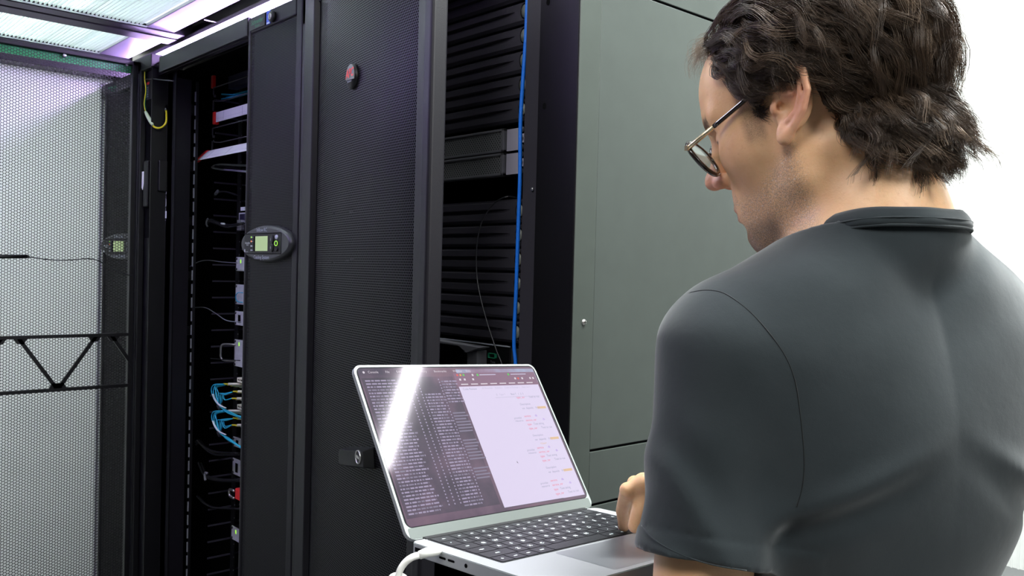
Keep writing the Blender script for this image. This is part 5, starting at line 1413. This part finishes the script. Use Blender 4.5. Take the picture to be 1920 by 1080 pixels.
for s_ in (1, -1):
    h0 = GP(-.0035, s_ * .0585, .0085); ear_t = HW(.004, s_ * .0790, .034); eb = HW(-.026, s_ * .0820, .018); mid = h0 + (ear_t - h0) * .34
    b = MB().use(gold).tube([h0 + (h0 - mid) * .06, h0, mid], [.0018, .0026, .0023], 6); b.box(-.002, .002, -.003, .001, -.0025, .0025, T=lambda u, v, w_: h0 + np.array([u, v, w_]))
    t_ = b.build('temple', None, gl)
    b = MB().use(tort).tube(spline([mid, mid + (ear_t - mid) * .5, ear_t, eb], 6), [.0024] * 10 + [.0028] * 9, 8).build('temple_tip', None, t_, base=gl['_b'])
    MB().use(lensm).tube([GP(-.004, s_ * .010, -.002), GP(-.009, s_ * .0085, -.007)], [.0012, .0030], 8).build('nose_pad', None, gl)

# ---- hair
hairm = bpy.data.materials.new('dark_brown_hair'); hairm.use_nodes = True; nt = hairm.node_tree; bs = nt.nodes['Principled BSDF']; L = nt.links
bs.inputs['Roughness'].default_value = .38; bs.inputs['Specular IOR Level'].default_value = .42; bs.inputs['Anisotropic'].default_value = .4
at = nt.nodes.new('ShaderNodeAttribute'); at.attribute_name = 'strand_tone'; r = nt.nodes.new('ShaderNodeValToRGB')
r.color_ramp.elements[0].color = (.018, .010, .006, 1); r.color_ramp.elements[1].color = (.24, .165, .11, 1); e_ = r.color_ramp.elements.new(.55); e_.color = (.055, .033, .020, 1)
e_ = r.color_ramp.elements.new(.93); e_.color = (.13, .085, .054, 1)
L.new(at.outputs['Fac'], r.inputs[0]); L.new(r.outputs[0], bs.inputs['Base Color'])
CEN = np.array([-.010, 0, .044]); RAD = np.array([.0985, .0735, .0865])
def scalp(dirv, h=0.):
    d_ = nrm(dirv); t = 1 / math.sqrt(((d_ / RAD) ** 2).sum()); return CEN + d_ * (t + h)
def in_hair(p):
    x, y, z = p; ay = abs(y)
    if x > .035:   # front hairline, receding at the temple
        return z > .092 - .30 * max(0, ay - .030) * 0 + (.0 if ay < .035 else .0) - .9 * max(0, .075 - x) - 1.2 * max(0, ay - .045)
    if x > .014: return z > -.012 and (z > .014 or x < .040)
    if x > -.034: return z > .040          # above the ear
    return z > -.030
roots = []; 
gr = np.random.default_rng(11)
while len(roots) < 760:
    d_ = gr.normal(size=3); p = scalp(d_, 0)
    if d_[2] < -.9 * np.linalg.norm(d_): continue
    if in_hair(p): roots.append(p)
for _ in range(90):
    d_ = np.array([gr.uniform(-.070, -.030), gr.choice([-1, 1]) * .07, gr.uniform(-.075, -.010)]); p = scalp(d_, 0)
    if p[2] > -.034: roots.append(p)
# nape roots lie lower than the skull ellipsoid
for _ in range(190):
    z = gr.uniform(-.062, -.012); a_ = math.pi + gr.uniform(-1.45, 1.45) * (1 - .3 * np.clip((-z - .012) / .05, 0, 1)); roots.append(np.array([-.036 + .062 * math.cos(a_), .062 * math.sin(a_), z]))
tv = []; tq = []; tt = []; off = 0
def field(p):
    """combing direction at a point near the scalp"""
    x, y, z = p; s_ = 1 if y >= 0 else -1
    n_ = nrm((p - CEN) / RAD ** 2)
    back = np.array([-1., 0, 0]); down = np.array([0, 0, -1.]); side = np.array([0, s_, 0.])
    wt = np.clip((z - .06) / .05, 0, 1)
    d_ = back * (.55 + .5 * wt) + down * (.75 - .6 * wt) + side * (.22 * wt)
    if x > .02 and z > .05: d_ = d_ + side * .55
    if x > -.005 and z < .05: d_ = d_ * .4 + back * .6 + down * .25
    if x < -.06: d_ = d_ + down * .55 + side * .12
    d_ = d_ - n_ * (d_ @ n_); return nrm(d_)
def lock(root, length, lift, amp, wl, phase, nst, spread, tone, curl, rad=.00026, flip=0.):
    global off
    npt = 15; p = root.copy(); step = length / (npt - 1); path = []; q_ = p.copy()
    n_ = nrm((p - CEN) / RAD ** 2); tw = gr.normal() * .5
    for i in range(npt):
        s_ = i / (npt - 1); low = q_[2] < -.012 and q_[0] < .005
        if low:
            cx = np.array([-.036, 0, q_[2]]); n_ = nrm(q_ - cx); d_ = nrm(np.array([-.10, 0, -1.]) + n_ * .10 + np.array([0, -np.sign(q_[1]) * .12, 0]))
        else: n_ = nrm((q_ - CEN) / RAD ** 2); d_ = field(q_)
        sd = np.cross(n_, d_)
        d_ = nrm(d_ + sd * (tw * .5 + curl * math.sin(2 * math.pi * s_ * length / .06 + phase)))
        hgt = .003 + lift * (1 - math.exp(-3.2 * s_)) + flip * max(0, s_ - .55) ** 2 * 4
        wv = amp * math.sin(2 * math.pi * s_ * length / wl + phase) * min(1, s_ * 3)
        wv2 = amp * math.cos(2 * math.pi * s_ * length / wl + phase) * min(1, s_ * 3) * .8
        path.append((q_ + n_ * (hgt + wv2) + sd * wv, n_, sd)); q_ = q_ + d_ * step
        if -.030 < q_[0] < .014 and q_[2] < .022 and abs(q_[1]) > .05: break
        if not low: q_ = scalp(q_ - CEN, 0)
        else:
            cx = np.array([-.036, 0, q_[2]]); v_ = q_ - cx; q_ = cx + nrm(v_) * (np.linalg.norm(v_) * .8 + .062 * .2)
    if len(path) < 4: return
    npt = len(path)
    for j in range(nst):
        o1, o2 = gr.normal(size=2) * spread; o3, o4 = gr.normal(size=2) * spread * .5; fr_ = gr.uniform(-.9, .9) * .0012; ph = gr.uniform(0, 6.28); cut = gr.uniform(.82, 1.0); rings = []
        pts = []
        for i, (c, n_, sd) in enumerate(path):
            s_ = i / (npt - 1); k_ = 1 - .45 * math.sin(math.pi * min(1, s_ * 1.1)) if s_ < .9 else 1.0
            pts.append(c + n_ * (o1 * k_ * .7 + o3 * s_ + fr_ * math.sin(9 * s_ + ph)) + sd * (o2 * k_ + o4 * s_ + fr_ * math.cos(8 * s_ + ph)))
        pts = np.array(pts)[:max(5, int(round(npt * cut)))]
        W = HO + pts @ HB; T_ = np.gradient(W, axis=0); T_ /= np.linalg.norm(T_, axis=1)[:, None] + 1e-9
        A_ = np.cross(T_, np.array([.3, .2, .93])); A_ /= np.linalg.norm(A_, axis=1)[:, None] + 1e-9; B_ = np.cross(T_, A_)
        R_ = rad * np.linspace(1.05, .35, len(W))[:, None]
        ring = np.stack([W + R_ * (math.cos(a) * A_ + math.sin(a) * B_) for a in (0, 2.094, 4.189)], 1).reshape(-1, 3)
        m_ = len(W); idx = np.arange(m_ - 1)[:, None] * 3
        f_ = np.concatenate([np.concatenate([idx + k, idx + (k + 1) % 3, idx + 3 + (k + 1) % 3, idx + 3 + k], 1) for k in range(3)]) + off
        tv.append(ring); tq.append(f_); tt.append(np.full(len(ring), np.clip(tone + gr.normal() * .10, 0, 1))); off += len(ring)
for rt in roots:
    x, y, z = rt; topness = np.clip((z - .05) / .06, 0, 1); backness = np.clip((-x - .02) / .06, 0, 1)
    side_low = (x > .012 and z < .03)
    length = .030 if side_low else (.075 + .035 * topness + .02 * backness) * gr.uniform(.75, 1.15)
    if z < -.012: length = gr.uniform(.035, .060)
    lift = .004 if side_low else (.013 + .014 * topness + .013 * backness) * gr.uniform(.75, 1.2)
    if x > .045: lift *= .75
    if z < -.012: lift = gr.uniform(.003, .011)
    elif z < .04 and x < -.03: lift += gr.uniform(0, .006); length *= 1.05
    amp = (.0010 if side_low else gr.uniform(.0024, .0056) * (1 - .45 * topness) * (1 + .25 * backness)); nst = 32
    lock(rt, length, lift, amp, gr.uniform(.040, .075), gr.uniform(0, 6.28), nst, .0032, gr.uniform(.25, .75) if gr.random() < .93 else .95, gr.uniform(.2, .9), flip=gr.uniform(.0, .008) if z < .03 and x < -.03 else 0)
# loose strands at the brow and temple
for _ in range(90):
    p = scalp(np.array([.070 + gr.uniform(-.02, .01), gr.uniform(-.05, .055), .100 + gr.uniform(-.012, .01)]) - CEN, 0)
    out = nrm(np.array([gr.uniform(.5, 1.0), gr.uniform(-.3, .6), gr.uniform(.1, .8)])); L1 = gr.uniform(.5, 1.1)
    c = [p, p + out * .014 * L1 + np.array([.002, .002, .006]), p + out * .026 * L1 + np.array([.004, .004, -.002]), p + out * .030 * L1 + np.array([.002, .008, -.018 * L1])]
    for j in range(5):
        o_ = gr.normal(size=3) * .002; W = np.array([HW(*(q_ + o_)) for q_ in spline(c, 4)]); T_ = np.gradient(W, axis=0); T_ /= np.linalg.norm(T_, axis=1)[:, None]; A_ = np.cross(T_, np.array([.3, .2, .93])); A_ /= np.linalg.norm(A_, axis=1)[:, None]; B_ = np.cross(T_, A_)
        R_ = .00016 * np.linspace(1, .4, len(W))[:, None]; ring = np.stack([W + R_ * (math.cos(a) * A_ + math.sin(a) * B_) for a in (0, 2.094, 4.189)], 1).reshape(-1, 3); m_ = len(W); idx = np.arange(m_ - 1)[:, None] * 3
        tq.append(np.concatenate([np.concatenate([idx + k, idx + (k + 1) % 3, idx + 3 + (k + 1) % 3, idx + 3 + k], 1) for k in range(3)]) + off); tv.append(ring); tt.append(np.full(len(ring), .8)); off += len(ring)
def hair_cap(P):
    q_ = to_head(P); d = ell(q_, tuple(CEN), tuple(RAD + .004)); m_ = ell(q_, (-.060, 0, .0), (.050, .062, .062)); d = su(d, m_, .02)
    x, y, z = q_[:, 0], np.abs(q_[:, 1]), q_[:, 2]
    lim = .010 + np.where(x > .035, .084 - .85 * np.clip(.075 - x, 0, 1) - .9 * np.clip(y - .045, 0, 1), np.where(x > -.030, .024, -.064 + 1.3 * np.clip(x + .068, 0, 1)))
    return np.maximum(d, (lim - z).astype(f4))
V, Qd = polygonize(hair_cap, HO - .2, HO + .2, .003)
hc_ = smooth_mesh(V, Qd, 3); ho = np_mesh('hair', np.concatenate([hc_, np.concatenate(tv)]), np.concatenate([Qd, np.concatenate(tq) + len(hc_)]), hairm, person, smooth=True)
fa = ho.data.attributes.new('strand_tone', 'FLOAT', 'POINT'); fa.data.foreach_set('value', np.concatenate([np.full(len(hc_), .05), np.concatenate(tt)]).astype('f'))
